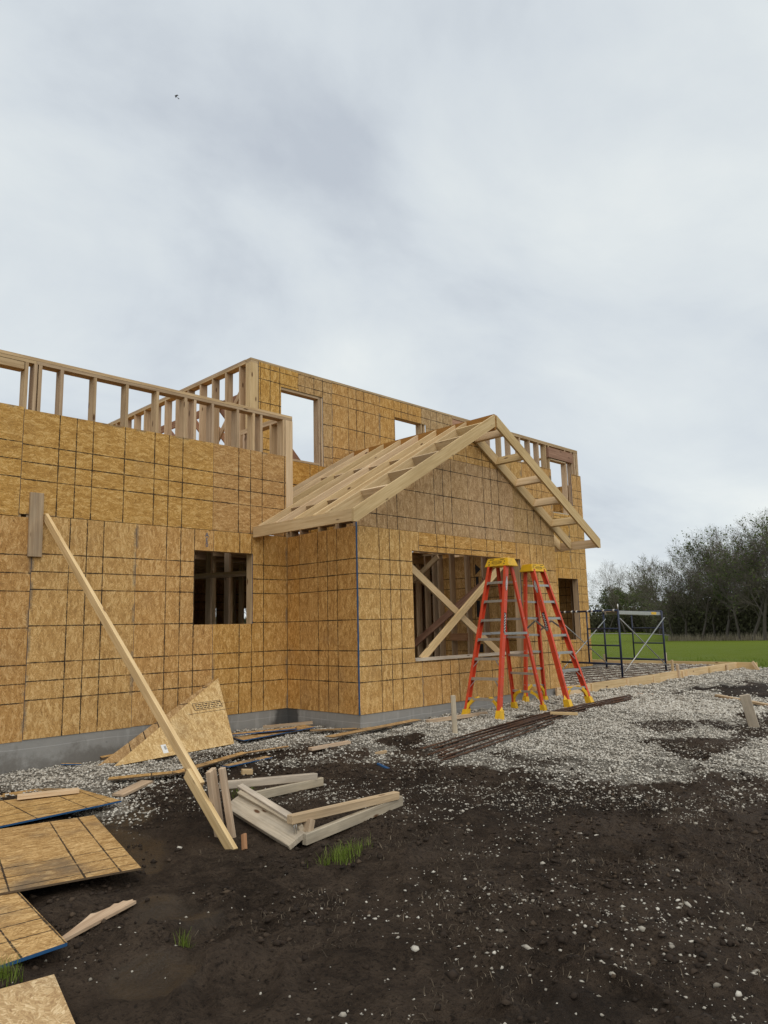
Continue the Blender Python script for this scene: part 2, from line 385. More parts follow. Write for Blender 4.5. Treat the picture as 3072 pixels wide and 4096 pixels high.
def prism(name, pts, ext, mats, parent, origin, xdir):
    """world polygon extruded by ext; local x = xdir, local z = extrusion"""
    ext = V(ext); m = frame(origin, xdir, ext); inv = m.inverted(); bm = bmesh.new()
    lo = [inv @ V(p) for p in pts]
    area = sum(lo[i].x*lo[(i+1) % len(lo)].y-lo[(i+1) % len(lo)].x*lo[i].y for i in range(len(lo)))
    if area < 0: lo = lo[::-1]
    t = V((0, 0, ext.length))
    a = [bm.verts.new(p) for p in lo]; b = [bm.verts.new(p+t) for p in lo]; n = len(lo)
    bm.faces.new(a[::-1]); bm.faces.new(b)
    for i in range(n):
        f = bm.faces.new((a[i], a[(i+1) % n], b[(i+1) % n], b[i])); f.material_index = 1
    mats = list(mats) if isinstance(mats, (list, tuple)) else [mats, mats]
    return from_bm(name, bm, mats, parent, m)

# ------------------------------------------------------------------ terrain
def vnoise(x, y, seed=0):
    x = np.asarray(x, float); y = np.asarray(y, float); xi = np.floor(x).astype(np.int64); yi = np.floor(y).astype(np.int64)
    fx = x-xi; fy = y-yi; fx = fx*fx*fx*(fx*(fx*6-15)+10); fy = fy*fy*fy*(fy*(fy*6-15)+10)
    def h(a, b):
        n = (a*374761393+b*668265263+seed*1442695041) & 0xffffffff
        n = ((n ^ (n >> 13))*1274126177) & 0xffffffff; n = n ^ (n >> 16); n = (n*2246822519) & 0xffffffff
        return ((n ^ (n >> 15)) & 0xffff)/65535.0
    return (h(xi, yi)*(1-fx)+h(xi+1, yi)*fx)*(1-fy)+(h(xi, yi+1)*(1-fx)+h(xi+1, yi+1)*fx)*fy
def fbm(x, y, f, oct=4, seed=0, gain=0.5):
    s = 0; a = 1; t = 0
    for i in range(oct):
        s = s+a*vnoise(x*f+i*17.3, y*f+i*9.1, seed+i); t += a; a *= gain; f *= 2.03
    return s/t-0.5
def sst(a, b, t):
    t = np.clip((t-a)/(b-a), 0, 1); return t*t*(3-2*t)
def base_h(x, y):
    x = np.asarray(x, float); y = np.asarray(y, float)
    z = .22*sst(1, 11, x)*sst(1.5, 6.5, y)+.06*sst(4, 8, y)
    f = .709*x+.705*y
    return z-.019*np.clip(np.minimum(f, 100)-24, 0, None)
def wet_mask(x, y):
    n = fbm(x, y, 0.9, 4, 31)
    d1 = np.hypot((x-2.55)/0.32, (y-5.2)/1.2); d2 = np.hypot((x-2.25)/0.42, (y-4.1)/0.7); d3 = np.hypot((x-1.8)/0.35, (y-3.3)/0.45); d4 = np.hypot((x-2.9)/0.35, (y-6.3)/.6)
    d = np.minimum(np.minimum(d1, d2*1.15), np.minimum(d3*1.6, d4))
    return sst(1.05, 0.80, d+n*1.9)*.75
EDGE = [(-3, 8.35), (1.6, 8.2), (2.61, 7.75), (2.95, 7.0), (3.18, 6.6), (3.6, 6.95), (3.88, 7.2), (4.43, 7.4), (4.98, 7.45), (5.12, 6.98), (5.58, 6.9), (5.75, 6.55), (5.97, 6.25), (6.31, 6.1), (6.37, 5.77), (6.46, 5.31), (6.74, 5.01), (6.73, 4.53), (6.72, 4.09), (6.6, 3.62), (7.13, 3.45), (7.61, 3.2), (7.7, 2.9), (8.3, 2.3), (11, 1.4), (16, 2.6), (20.6, 5.6), (20.6, 7.0), (20.0, 10.6), (17, 10.6), (17, 9.7), (6, 9.7), (-3, 9.7)]
def poly_sd(x, y, P):
    x = np.asarray(x, float); y = np.asarray(y, float); d = np.full(x.shape, 1e9); ins = np.zeros(x.shape, bool); n = len(P)
    for i in range(n):
        ax, ay = P[i]; bx, by = P[(i+1) % n]; ex, ey = bx-ax, by-ay
        t = np.clip(((x-ax)*ex+(y-ay)*ey)/(ex*ex+ey*ey), 0, 1)
        d = np.minimum(d, np.hypot(x-ax-t*ex, y-ay-t*ey))
        c = ((ay > y) != (by > y)); ins ^= c & (x < ex*(y-ay)/(ey if ey else 1e-9)+ax)
    return np.where(ins, d, -d)
PATCH = [(9.88, 4.55, .75, .5), (9.0, 3.75, .9, .6), (15.3, 5.2, 2.0, .9), (11.05, 3.55, 1.0, .6), (9.05, 6.05, .3, .22), (6.62, 6.42, .38, .3), (13.2, 3.6, 1.2, .7), (4.9, 7.2, .3, .2), (10.4, 3.0, 1.0, .5)]
def gravel_mask(x, y):
    n = fbm(x, y, 1.7, 4, 5)
    m = np.clip(poly_sd(x, y, EDGE)/0.7*0.5+0.46+n*1.3, 0, 1)
    for (a, b, rx, ry) in PATCH:
        d = np.hypot((x-a)/rx, (y-b)/ry); m = m*(1-sst(1.15, 0.65, d+fbm(x, y, 2.5, 3, 9)*1.4)*0.93)
    return m
SLAB = [(11.55, 7.12), (19.75, 7.2), (19.85, 12.0), (17.45, 12.0), (17.45, 9.9), (11.55, 9.9)]
def ground_h(x, y):
    x = np.asarray(x, float); y = np.asarray(y, float)
    z = base_h(x, y); near = sst(60, 18, np.hypot(x, y))
    w = wet_mask(x, y)
    d = fbm(x, y, 0.55, 3, 1)*0.07+fbm(x, y, 2.1, 4, 2)*0.085+fbm(x, y, 6.0, 4, 3, .65)*0.095*(1-w)*sst(-.3, .25, fbm(x, y, .8, 3, 90)+.12)
    rut = (1-np.abs(fbm(x, y, 1.15, 3, 77))*7.0); rut = np.clip(rut, 0, 1)**2*sst(5.2, 3.2, y)*sst(4.4, 2.6, x)*0.06
    # wheel ruts of a machine that has turned across the yard
    q = -0.30*x+0.954*y; al = 0.954*x+0.30*y
    for c0 in (1.05, 2.55):
        dd = np.abs(q-c0-0.10*np.sin(al*.55)); g = sst(.26, .10, dd); rim = sst(.16, .26, dd)*sst(.46, .30, dd)
        rut = rut+(-.035*g*(.75+.45*np.sin(al*26+6*dd))+.022*rim)*sst(2.2, 3.2, al)*sst(9.5, 7.0, al)*np.clip(.6+fbm(x, y, 1.1, 3, 55)*2.2, 0, 1)
    clod = rut+np.clip(fbm(x, y, 3.1, 4, 12)-0.10, 0, 1)*0.16*(1-w)*sst(6.2, 3.0, y)
    z = z+(d+clod)*near*sst(9.0, 6.5, np.where(x < 6.6, y-1.5, y)) - w*0.015
    # bed of the porch slab is raked level inside its forms
    s = poly_sd(x, y, SLAB); k = sst(-0.05, 0.12, s)
    z = z*(1-k)+(0.365+fbm(x, y, 6, 2, 4)*0.02)*k
    # shoulder of the gravel pad: falls away to the field
    p = sst(20.4, 22.5, x)*sst(40, 25, x); z = z-0.22*p
    return z
def gz(x, y): return float(ground_h(np.array([x]), np.array([y]))[0])

def axis(lo, hi, step, far, grow=1.16):
    a = list(np.arange(lo, hi+1e-6, step)); s = step; p = hi; up = []
    while p < far: s *= grow; p += s; up.append(p)
    s = step; p = lo; dn = []
    while p > -far: s *= grow; p -= s; dn.append(p)
    return np.array(dn[::-1]+a+up)
gx = axis(0.8, 13.0, 0.034, 900); gy = axis(1.0, 8.8, 0.034, 900)
GX, GY = np.meshgrid(gx, gy, indexing='ij'); nx, ny = GX.shape
GZ = ground_h(GX, GY)
co = np.stack([GX, GY, GZ], -1).reshape(-1, 3)
idx = np.arange(nx*ny).reshape(nx, ny)
quads = np.stack([idx[:-1, :-1], idx[1:, :-1], idx[1:, 1:], idx[:-1, 1:]], -1).reshape(-1, 4)
def mesh_np(name, verts, faces, k, attrs=None, smooth=False):
    me = bpy.data.meshes.new(name); nf = len(faces)
    me.vertices.add(len(verts)); me.vertices.foreach_set('co', np.ascontiguousarray(verts, dtype=np.float32).ravel())
    me.loops.add(nf*k); me.loops.foreach_set('vertex_index', np.ascontiguousarray(faces, dtype=np.int32).ravel())
    me.polygons.add(nf); me.polygons.foreach_set('loop_start', np.arange(0, nf*k, k, dtype=np.int32))
    if smooth: me.polygons.foreach_set('use_smooth', np.ones(nf, bool))
    for n, v in (attrs or {}).items():
        a = me.attributes.new(n, 'FLOAT', 'POINT'); a.data.foreach_set('value', np.ascontiguousarray(v, dtype=np.float32).ravel())
    me.update(calc_edges=True); return me
xf, yf = GX.ravel(), GY.ravel()
grass = np.clip(np.maximum(sst(20.6, 21.6, xf+fbm(xf, yf, .7, 3, 8)*1.5), np.maximum(sst(14, 17, yf), np.maximum(sst(-6, -12, xf), sst(-8, -14, yf)))), 0, 1)
me = mesh_np('ground', co, quads, 4, dict(gravel=gravel_mask(xf, yf)*(1-grass), grass=grass, wet=wet_mask(xf, yf)), True)
me.materials.append(M['ground'])
tag(reg(bpy.data.objects.new('ground', me)), 'dark muddy soil with gravel bed and green field beyond', kind='structure')

# loose stones ------------------------------------------------------
def ico():
    t = (1+5**.5)/2; v = np.array([(-1, t, 0), (1, t, 0), (-1, -t, 0), (1, -t, 0), (0, -1, t), (0, 1, t), (0, -1, -t), (0, 1, -t), (t, 0, -1), (t, 0, 1), (-t, 0, -1), (-t, 0, 1)], float)
    f = np.array([(0, 11, 5), (0, 5, 1), (0, 1, 7), (0, 7, 10), (0, 10, 11), (1, 5, 9), (5, 11, 4), (11, 10, 2), (10, 7, 6), (7, 1, 8), (3, 9, 4), (3, 4, 2), (3, 2, 6), (3, 6, 8), (3, 8, 9), (4, 9, 5), (2, 4, 11), (6, 2, 10), (8, 6, 7), (9, 8, 1)])
    return v/np.linalg.norm(v[0]), f
rn = np.random.RandomState(11)
def octa():
    v = np.array([(1, 0, 0), (-1, 0, 0), (0, 1, 0), (0, -1, 0), (0, 0, 1), (0, 0, -1)], float)
    f = np.array([(0, 2, 4), (2, 1, 4), (1, 3, 4), (3, 0, 4), (2, 0, 5), (1, 2, 5), (3, 1, 5), (0, 3, 5)]); return v*1.15, f
def stones(name, P, size, label, tone_lo=0.0, sink=0.25, low=False, tone_hi=1.0, mat='stone', cat='gravel'):
    v0, f0 = octa() if low else ico(); n = len(P); nv = len(v0)
    base = [v0*(1+(rn.rand(nv, 1)-.5)*.75)+(rn.rand(nv, 3)-.5)*.35 for _ in range(24)]; B = np.array(base)[rn.randint(0, 24, n)]
    sc = size[:, None]*np.stack([.75+.6*rn.rand(n), .6+.45*rn.rand(n), .42+.3*rn.rand(n)], -1)
    B = B*sc[:, None, :]
    # tumble a little, spin freely
    a = rn.rand(n)*6.283; t = (rn.rand(n)-.5)*1.0
    ct, st_ = np.cos(t), np.sin(t); y, z = B[..., 1].copy(), B[..., 2].copy()
    B[..., 1] = y*ct[:, None]-z*st_[:, None]; B[..., 2] = y*st_[:, None]+z*ct[:, None]
    ca, sa = np.cos(a), np.sin(a); x, y = B[..., 0].copy(), B[..., 1].copy()
    B[..., 0] = x*ca[:, None]-y*sa[:, None]; B[..., 1] = x*sa[:, None]+y*ca[:, None]
    z = ground_h(P[:, 0], P[:, 1])+size*sink
    B += np.stack([P[:, 0], P[:, 1], z], -1)[:, None, :]
    F = (f0[None]+(np.arange(n)*nv)[:, None, None]).reshape(-1, 3)
    tone = np.repeat(np.clip(tone_lo+(tone_hi-tone_lo)*rn.beta(1.7, 1.9, n), 0, 1), nv)
    me = mesh_np(name, B.reshape(-1, 3), F, 3, dict(tone=tone)); me.materials.append(M[mat])
    return tag(reg(bpy.data.objects.new(name, me)), label, cat, kind='stuff')
def scatter(n, x0, x1, y0, y1, dens):
    x = x0+rn.rand(n)*(x1-x0); y = y0+rn.rand(n)*(y1-y0)
    k = rn.rand(n) < dens(x, y)
    return np.stack([x[k], y[k]], -1)
def notwall(x, y): return ~(((x < 6.7) & (y > 8.68)) | ((x > 6.66) & (x < 11.55) & (y > 7.15)) | (y > 9.88))
bed = np.concatenate([
    scatter(150000, 1.5, 12.5, 2.2, 8.72, lambda x, y: (gravel_mask(x, y)**1.5)*notwall(x, y)),
    scatter(70000, 11.5, 21.0, 1.8, 9.9, lambda x, y: (gravel_mask(x, y)**1.5)*notwall(x, y)*.9)])
stones('gravel', bed, (0.007+0.010*rn.rand(len(bed))**1.6)*(1+0.5*(np.hypot(bed[:, 0], bed[:, 1]) > 12)), 'pale crushed limestone gravel spread along the foundation and under the porch slab', sink=0.4, low=True)
def sparse(x, y):
    c = np.clip(fbm(x, y, 1.3, 4, 21)*2.6+.30, 0.015, 1)
    near_g = sst(-2.4, 0.0, poly_sd(x, y, EDGE)); right = sst(2.6, 4.5, x)
    return (c**1.8*(.14+.85*right)+c*near_g**2*1.5)*notwall(x, y)*(1-wet_mask(x, y)*.5)
sp = scatter(80000, 0.8, 12.0, 1.0, 8.0, sparse)
stones('scattered_stones', sp, 0.003+0.0075*rn.rand(len(sp))**2.2, 'loose pale stones scattered over the dark mud', 0.0, 0.2, low=True, tone_hi=.68)
sp = scatter(6500, 0.8, 12.0, 1.0, 8.0, sparse)
stones('larger_stones', sp, 0.008+0.013*rn.rand(len(sp))**2.5, 'larger pale stones half sunk in the dark mud', 0.05, 0.05, tone_hi=.75)
cl_ = scatter(60000, 0.9, 9.5, 1.1, 7.4, lambda x, y: np.clip(fbm(x, y, 1.2, 4, 61)*3.2+.30, 0.03, 1)**1.3*(1-gravel_mask(x, y))*(1-wet_mask(x, y)*.9)*notwall(x, y))
stones('soil_clods', cl_, 0.002+0.022*rn.rand(len(cl_))**6, 'crumbs and clods of dark soil', 0.0, 0.2, low=True, mat='clod', cat='soil')

# ------------------------------------------------------------------ house
YL, YG, YM, XR = 8.69, 7.16, 9.9, 6.68
ZB, ZS = 0.425, 2.893                         # bottom and top of the first row of sheathing
TH = 0.012
house = thing('house', 'unfinished timber framed house sheathed in orange strand board with open rafters', 'house', (6.7, 9.5, 0.3))
UP = V((0, 0, 1))
WALLS = {'left': (V((0, YL, 0)), V((1, 0, 0)), V((0, -1, 0))), 'gable': (V((0, YG, 0)), V((1, 0, 0)), V((0, -1, 0))),
         'main': (V((0, YM, 0)), V((1, 0, 0)), V((0, -1, 0))), 'return': (V((XR, 0, 0)), V((0, -1, 0)), V((-1, 0, 0)))}
def panel(parent, wall, poly, sheet, ori='V', mat='osb', edge='edge_blue', off=None):
    """sheathing piece: poly in (u, z) on the wall; sheet = lower left corner of the sheet it was cut from"""
    o, u, n = WALLS[wall]; off = rng.uniform(0, 0.0025) if off is None else off
    pts = [o+u*a+UP*b-n*(TH-off) for a, b in poly]
    if ori == 'V': org, xd = o+u*sheet[0]+UP*sheet[1]-n*(TH-off), u
    else: org, xd = o+u*(sheet[0]+2.438)+UP*sheet[1]-n*(TH-off), UP
    return prism('sheathing_panel', pts, n*TH, [M[mat], M[edge]], parent, org, xd)
def rect(a, b, c, d): return [(a, c), (b, c), (b, d), (a, d)]
def plates(name, segs, mat='stud', parent=house):
    root = None
    for (p0, p1, w, h) in segs:
        o = beam(name if root is None else 'plate', p0, p1, w, h, M[mat], root or parent)
        root = root or o
    return root

# foundation: one pour with the outline of the house
FP = [(-2.5, YL+.006), (XR+.006, YL+.006), (XR+.006, YG+.006), (11.535, YG+.006), (11.535, YM+.006), (17.42, YM+.006), (17.42, 16.4), (-2.5, 16.4)]
bm = bmesh.new(); a = [bm.verts.new((x, y, -0.35)) for x, y in FP]; b = [bm.verts.new((x, y, ZB-.004)) for x, y in FP]
bm.faces.new(a[::-1]); bm.faces.new(b)
for i in range(len(FP)): bm.faces.new((a[i], a[(i+1) % len(FP)], b[(i+1) % len(FP)], b[i]))
bmesh.ops.recalc_face_normals(bm, faces=bm.faces[:])
from_bm('foundation', bm, M['concrete'], house)

def studs(parent, pts, z0, z1, along, depth=0.14, mat='stud', jit=0.004):
    """upright 38 mm studs; pts are centres (x, y); along = wall direction"""
    a = V(along)
    for (x, y) in pts:
        beam('stud', (x, y, z0), (x+rng.uniform(-jit, jit), y+rng.uniform(-jit, jit), z1), 0.038, depth, M[mat], parent, up=a.cross(UP))

# --- left wall
D = TH+.072
lw = plates('wall_frame', [((-2.4, YL+D, .445), (6.66, YL+D, .445), .14, .036), ((-2.4, YL+D, 4.747), (6.80, YL+D, 4.747), .14, .037), ((-2.4, YL+D, 4.7065), (3.02, YL+D, 4.7065), .14, .037), ((3.023, YL+D, 4.7065), (6.80, YL+D, 4.7065), .14, .037)])
lw['label'] = 'long wall with bare studs above the strand board'
for k in range(9): studs(lw, [(2.30-k*.415, YL+D)], .465, 4.686, (1, 0, 0))
studs(lw, [(2.912, YL+D), (3.008, YL+D), (3.064, YL+D), (3.322, YL+D), (3.727, YL+D), (4.146, YL+D), (4.563, YL+D), (4.979, YL+D)], .465, 4.686, (1, 0, 0))
studs(lw, [(5.403, YL+D), (5.815, YL+D)], 2.86, 4.686, (1, 0, 0)); studs(lw, [(5.403, YL+D), (5.815, YL+D)], .465, 1.588, (1, 0, 0))
studs(lw, [(5.122, YL+D), (6.094, YL+D), (6.228, YL+D), (6.634, YL+D)], .465, 4.686, (1, 0, 0))
beam('corner_post', (6.735, YL+.078, 2.2), (6.735, YL+.078, 4.686), .136, .136, M['new'], lw, up=(0, 1, 0))
beam('header', (1.3, YL+D, 4.640), (2.885, YL+D, 4.640), .135, .085, M['stud'], lw)
beam('window_header', (5.145, YL+D, 2.735), (6.07, YL+D, 2.735), .13, .24, M['stud'], lw)
beam('window_sill', (5.145, YL+D, 1.608), (6.07, YL+D, 1.608), .14, .038, M['stud'], lw)
panel(lw, 'left', rect(-.66, .555, ZB, ZS), (-.66, ZB)); panel(lw, 'left', rect(.56, 1.826, ZB, ZS), (.58, ZB))
panel(lw, 'left', rect(1.83, 3.064, ZB-.022, ZS-.028), (1.84, ZB-.022), off=.0)
panel(lw, 'left', rect(3.069, 4.313, ZB-.012, ZS), (3.08, ZB), off=.003)
panel(lw, 'left', [(4.318, ZB-.006), (5.430, ZB-.006), (5.430, 1.627), (5.143, 1.627), (5.143, 2.613), (5.430, 2.613), (5.430, ZS), (4.318, ZS)], (4.325, ZB), off=.001)
panel(lw, 'left', [(5.434, ZB), (6.678, ZB), (6.678, ZS), (5.434, ZS), (5.434, 2.613), (6.072, 2.613), (6.072, 1.627), (5.434, 1.627)], (5.446, ZB), off=.002)
panel(lw, 'left', rect(-1.0, .46, ZS+.006, 4.13), (-1.98, ZS), 'H'); panel(lw, 'left', rect(.466, 2.902, ZS-.02, 4.141), (.466, ZS+.02), 'H', off=0.0)
panel(lw, 'left', rect(2.907, 5.412, ZS+.006, 4.119), (2.907, ZS), 'H', off=.003); panel(lw, 'left', rect(5.417, 6.665, ZS+.006, 4.117), (5.42, ZS), 'H', off=.001)
# stencilled marks in blue and a row of white paint dabs on the sheathing
def text_mesh(txt, size, extr=0.0006):
    cu = bpy.data.curves.new('lettering', 'FONT'); cu.body = txt; cu.size = size; cu.extrude = extr; cu.align_x = 'CENTER'; cu.align_y = 'CENTER'; cu.resolution_u = 2
    ob = bpy.data.objects.new('lettering', cu); COL.objects.link(ob); dg = bpy.context.evaluated_depsgraph_get(); dg.update()
    me = bpy.data.meshes.new_from_object(ob.evaluated_get(dg)); bpy.data.objects.remove(ob); bpy.data.curves.remove(cu); return me
def lettering(txt, size, mat, parent, m4, name='lettering'):
    me = text_mesh(txt, size); me.materials.clear(); me.materials.append(M[mat]); return reg(bpy.data.objects.new(name, me), parent, m4)
FRONT = Matrix(((1, 0, 0, 0), (0, 0, -1, 0), (0, 1, 0, 0), (0, 0, 0, 1)))      # text facing -Y
for ch, z in (('A', 2.825), ('E', 2.755), ('0', 2.690)):
    lettering(ch, .085, 'blueprint', lw, Matrix.Translation((5.325, YL-.004, z)) @ FRONT)

# --- return wall of the bay
rw = plates('wall_frame', [((XR+D, YL-.15, .445), (XR+D, YG+.16, .445), .14, .036), ((XR+D, YL-.0, 2.985), (XR+D, YG+.02, 2.985), .14, .037)])
studs(rw, [(XR+D, YG+.035), (XR+D, YG+.075), (XR+D, 7.56), (XR+D, 7.60), (XR+D, 7.97), (XR+D, 8.39), (XR+D, 8.62)], .465, 2.966, (0, 1, 0))
panel(rw, 'return', rect(-8.676, -8.392, ZB, ZS-.012), (-8.676-.93, ZB), mat='osb_warm', edge='edge_dark')
panel(rw, 'return', rect(-8.388, -YG-.014, ZB, ZS), (-8.388, ZB), mat='osb_warm', edge='edge_dark')

# --- gable wall of the bay
RX, RZ, SL = 9.105, 4.767, 0.585                                   # ridge and slope
def ztop(x): return RZ-SL*abs(x-RX)
XE = 11.535
gw = plates('wall_frame', [((XR+.02, YG+D, .445), (XE-.02, YG+D, .445), .14, .036), ((XR+.16, YG+D, 2.985), (XE-.02, YG+D, 2.985), .14, .037)])
gw['label'] = 'gable wall with a wide window opening'
studs(gw, [(7.0, YG+D), (7.4, YG+D), (7.69, YG+D), (7.727, YG+D), (10.46, YG+D), (10.50, YG+D), (10.9, YG+D), (11.3, YG+D), (11.49, YG+D)], .465, 2.966, (1, 0, 0))
studs(gw, [(8.1+.406*k, YG+D) for k in range(6)], .465, 1.052, (1, 0, 0))
for k in range(10):
    x = 7.3+.406*k; studs(gw, [(x, YG+D)], 3.02, ztop(x)-.21, (1, 0, 0), depth=.089)
beam('window_header', (7.75, YG+D, 2.735), (10.44, YG+D, 2.735), .13, .225, M['stud'], gw)
beam('window_sill', (7.75, YG+.06, 1.072), (10.44, YG+.06, 1.072), .16, .038, M['grey'], gw)
WX0, WX1, WZ0, WZ1 = 7.747, 10.435, 1.092, 2.618
panel(gw, 'gable', [(XR, ZB), (7.894, ZB), (7.894, WZ0), (WX0, WZ0), (WX0, WZ1), (7.894, WZ1), (7.894, ZS), (XR, ZS)], (XR, ZB), off=.002)
panel(gw, 'gable', rect(7.898, 9.112, ZB, WZ0), (7.898, ZB)); panel(gw, 'gable', rect(9.116, 10.330, ZB, WZ0), (9.116, ZB))
panel(gw, 'gable', rect(7.898, 10.330, WZ1, ZS), (7.898, WZ1-.73), 'H')
panel(gw, 'gable', [(10.334, ZB), (XE, ZB), (XE, ZS), (10.334, ZS), (10.334, WZ1), (WX1, WZ1), (WX1, WZ0), (10.334, WZ0)], (10.334, ZB), off=.001)
ZU = 4.088
def clipx(z): return (RZ-.03-z)/SL                                 # half width of the triangle at height z
w0, w1 = clipx(ZS), clipx(ZU)
panel(gw, 'gable', [(XR, ZS+.005), (7.868, ZS+.005), (7.868, ztop(7.868)-.03), (XR, ztop(XR)-.03)], (6.65, ZS-.62), mat='osb_grey', edge='edge_dark')
panel(gw, 'gable', [(7.872, ZS+.005), (9.088, ZS+.005), (9.088, ZU), (RX-w1, ZU), (7.872, ztop(7.872)-.03)], (7.872, ZS-.62), mat='osb_grey', edge='edge_dark', off=0)
panel(gw, 'gable', rect(9.092, 10.306, ZS+.005, ZU) if ztop(10.306)-.03 > ZU else [(9.092, ZS+.005), (10.306, ZS+.005), (10.306, ztop(10.306)-.03), (RX+w1, ZU), (9.092, ZU)], (9.092, ZS-.62), mat='osb_grey', edge='edge_dark')
panel(gw, 'gable', [(10.310, ZS+.005), (XE, ZS+.005), (XE, ztop(XE)-.03), (10.310, ztop(10.310)-.03)], (10.310, ZS-.62), mat='osb_grey', edge='edge_dark', off=.001)
panel(gw, 'gable', [(RX-w1, ZU+.005), (9.088, ZU+.005), (9.088, ztop(9.088)-.03), (RX-w1+.01, ZU+.012)], (7.95, ZU-.5))
panel(gw, 'gable', [(9.092, ZU+.005), (RX+w1, ZU+.005), (RX+w1-.01, ZU+.012), (RX, RZ-.03), (9.092, ztop(9.092)-.03)], (9.092, ZU-.5))
bm = bmesh.new(); bm_box(bm, (XR-.006, YG+.009, (ZB+3.0)/2), (.010, .018, 3.0-ZB)); from_bm('blue_edge_strip', bm, M['edge_blue'], gw)
# temporary crossed braces in the opening
beam('temporary_brace', (7.70, YG+.19, 2.53), (10.06, YG+.19, 1.02), .038, .11, M['new'], gw, up=(0, 0, 1), bev=.002)
beam('temporary_brace', (8.02, YG+.13, 1.06), (10.30, YG+.13, 2.66), .038, .11, M['new'], gw, up=(0, 0, 1), bev=.002)

# --- far side wall of the bay, seen from inside through the opening
XW = XE-TH-.072
sw = plates('wall_frame', [((XW, YG+.16, .445), (XW, 10.5, .445), .14, .036), ((XW, YG+.16, 2.985), (XW, 10.5, 2.985), .14, .037)])
sw['label'] = 'side wall of the bay seen from inside'
WALLS['side'] = (V((XE, 0, 0)), V((0, 1, 0)), V((1, 0, 0)))
studs(sw, [(XW, 7.45), (XW, 7.86), (XW, 8.27), (XW, 8.69), (XW, 9.10), (XW, 9.50), (XW, 9.81), (XW, 9.96), (XW, 10.17), (XW, 10.42)], .465, 2.966, (0, 1, 0))
for (a, b) in ((YG+.014, 8.39), (8.394, 9.61), (9.614, 9.885)): panel(sw, 'side', rect(a, b, ZB, ZS), (a, ZB), edge='edge_dark', off=0)
beam('temporary_brace', (XW-.09, 10.52, 1.16), (XW-.09, 8.35, 2.50), .038, .13, M['red'], sw)
beam('blocking', (XW-.09, 9.52, 1.31), (XW-.09, 9.10, 1.31), .038, .14, M['red'], sw)
beam('temporary_brace', (XW-.3, 10.3, 2.45), (XW-.3, 9.6, 2.90), .038, .11, M['stud'], sw)
bm = bmesh.new(); xx = XE-TH-.001
bm_box(bm, (xx, 8.93, 2.36), (.002, .07, .22)); bm_box(bm, (xx, 8.93, 1.84), (.002, .09, .32)); bm_box(bm, (xx, 8.90, 1.09), (.002, .10, .16))
v = [bm.verts.new((xx-.001, 8.97, 2.72)), bm.verts.new((xx-.001, 8.97, 2.50)), bm.verts.new((xx-.001, 8.83, 2.61))]; bm.faces.new(v)
from_bm('printed_mark', bm, M['black'], sw)

# --- roof of the bay
YR = YG-.6
ridge = beam('ridge_beam', (RX, YR+.02, RZ-.125), (RX, YM-.005, RZ-.125), .044, .25, M['lvl'], house)
ridge['label'] = 'ridge beam of the bay roof with its open rafters'
def rafter(name, side, y, x_end, mat='new', parent=ridge, x_start=None, dep=.19, th=.038):
    """side -1 left, +1 right; plumb cuts at ridge and tail"""
    xs = RX+side*(.023 if x_start is None else x_start); xe = x_end
    pts = [(xs, y, ztop(xs)), (xe, y, ztop(xe)), (xe, y, ztop(xe)-dep*.83), (xe-side*.05, y, ztop(xe-side*.05)-dep), (xs, y, ztop(xs)-dep)]
    return prism(name, pts, (0, th, 0), M[mat], parent, (xs, y, ztop(xs)), (side, 0, -SL))
EL, ER = 6.105, 12.085
for s, xe in ((-1, 6.068), (1, 12.105)):
    rafter('rake_board', s, YR, xe)
    rafter('gable_rafter', s, YG-.043, EL if s < 0 else ER-.04)
    for k, y in enumerate((7.37, 7.78, 8.19, 8.60, 9.02, 9.41, 9.80)):
        xe2 = EL if s < 0 else ER-.04
        if s < 0 and y > 8.68: xe2 = 6.83
        rafter('rafter', s, y-.019, xe2)
    for dx in (.29, .81, 1.33, 1.845, 2.375):                        # lookouts carry the rake overhang
        x = RX+s*dx; zt = ztop(x); nrm = V((s*SL, 0, 1)).normalized()
        beam('lookout', V((x, YR+.039, zt))-nrm*.083, V((x, YG-.044, zt))-nrm*.083, .038, .155, M['new'], ridge, up=nrm, bev=.002)
    xf = 6.087 if s < 0 else 12.085
    for (ya, yb) in (((YR+.039, 8.676),) if s < 0 else ((YR+.039, 9.85),)):
        beam('fascia', (xf, ya, ztop(xf)-.085), (xf, yb, ztop(xf)-.085), .038, .15, M['new'], ridge)
    ys = (7.37, 7.78, 8.19, 8.60, 9.02, 9.41)
    for i in range(len(ys)-1):                                       # blocking between the rafters
        for dx in (1.15, 2.42):
            x = RX+s*(dx+(.05 if i % 2 else 0)); 
            if s < 0 and dx > 2.2 and ys[i] > 8.55: continue
            nrm = V((s*SL, 0, 1)).normalized()
            beam('blocking', V((x, ys[i]+.021, ztop(x)-.03))-nrm*.075, V((x, ys[i+1]-.021, ztop(x)-.03))-nrm*.075, .038, .14, M['stud'], ridge, up=nrm)

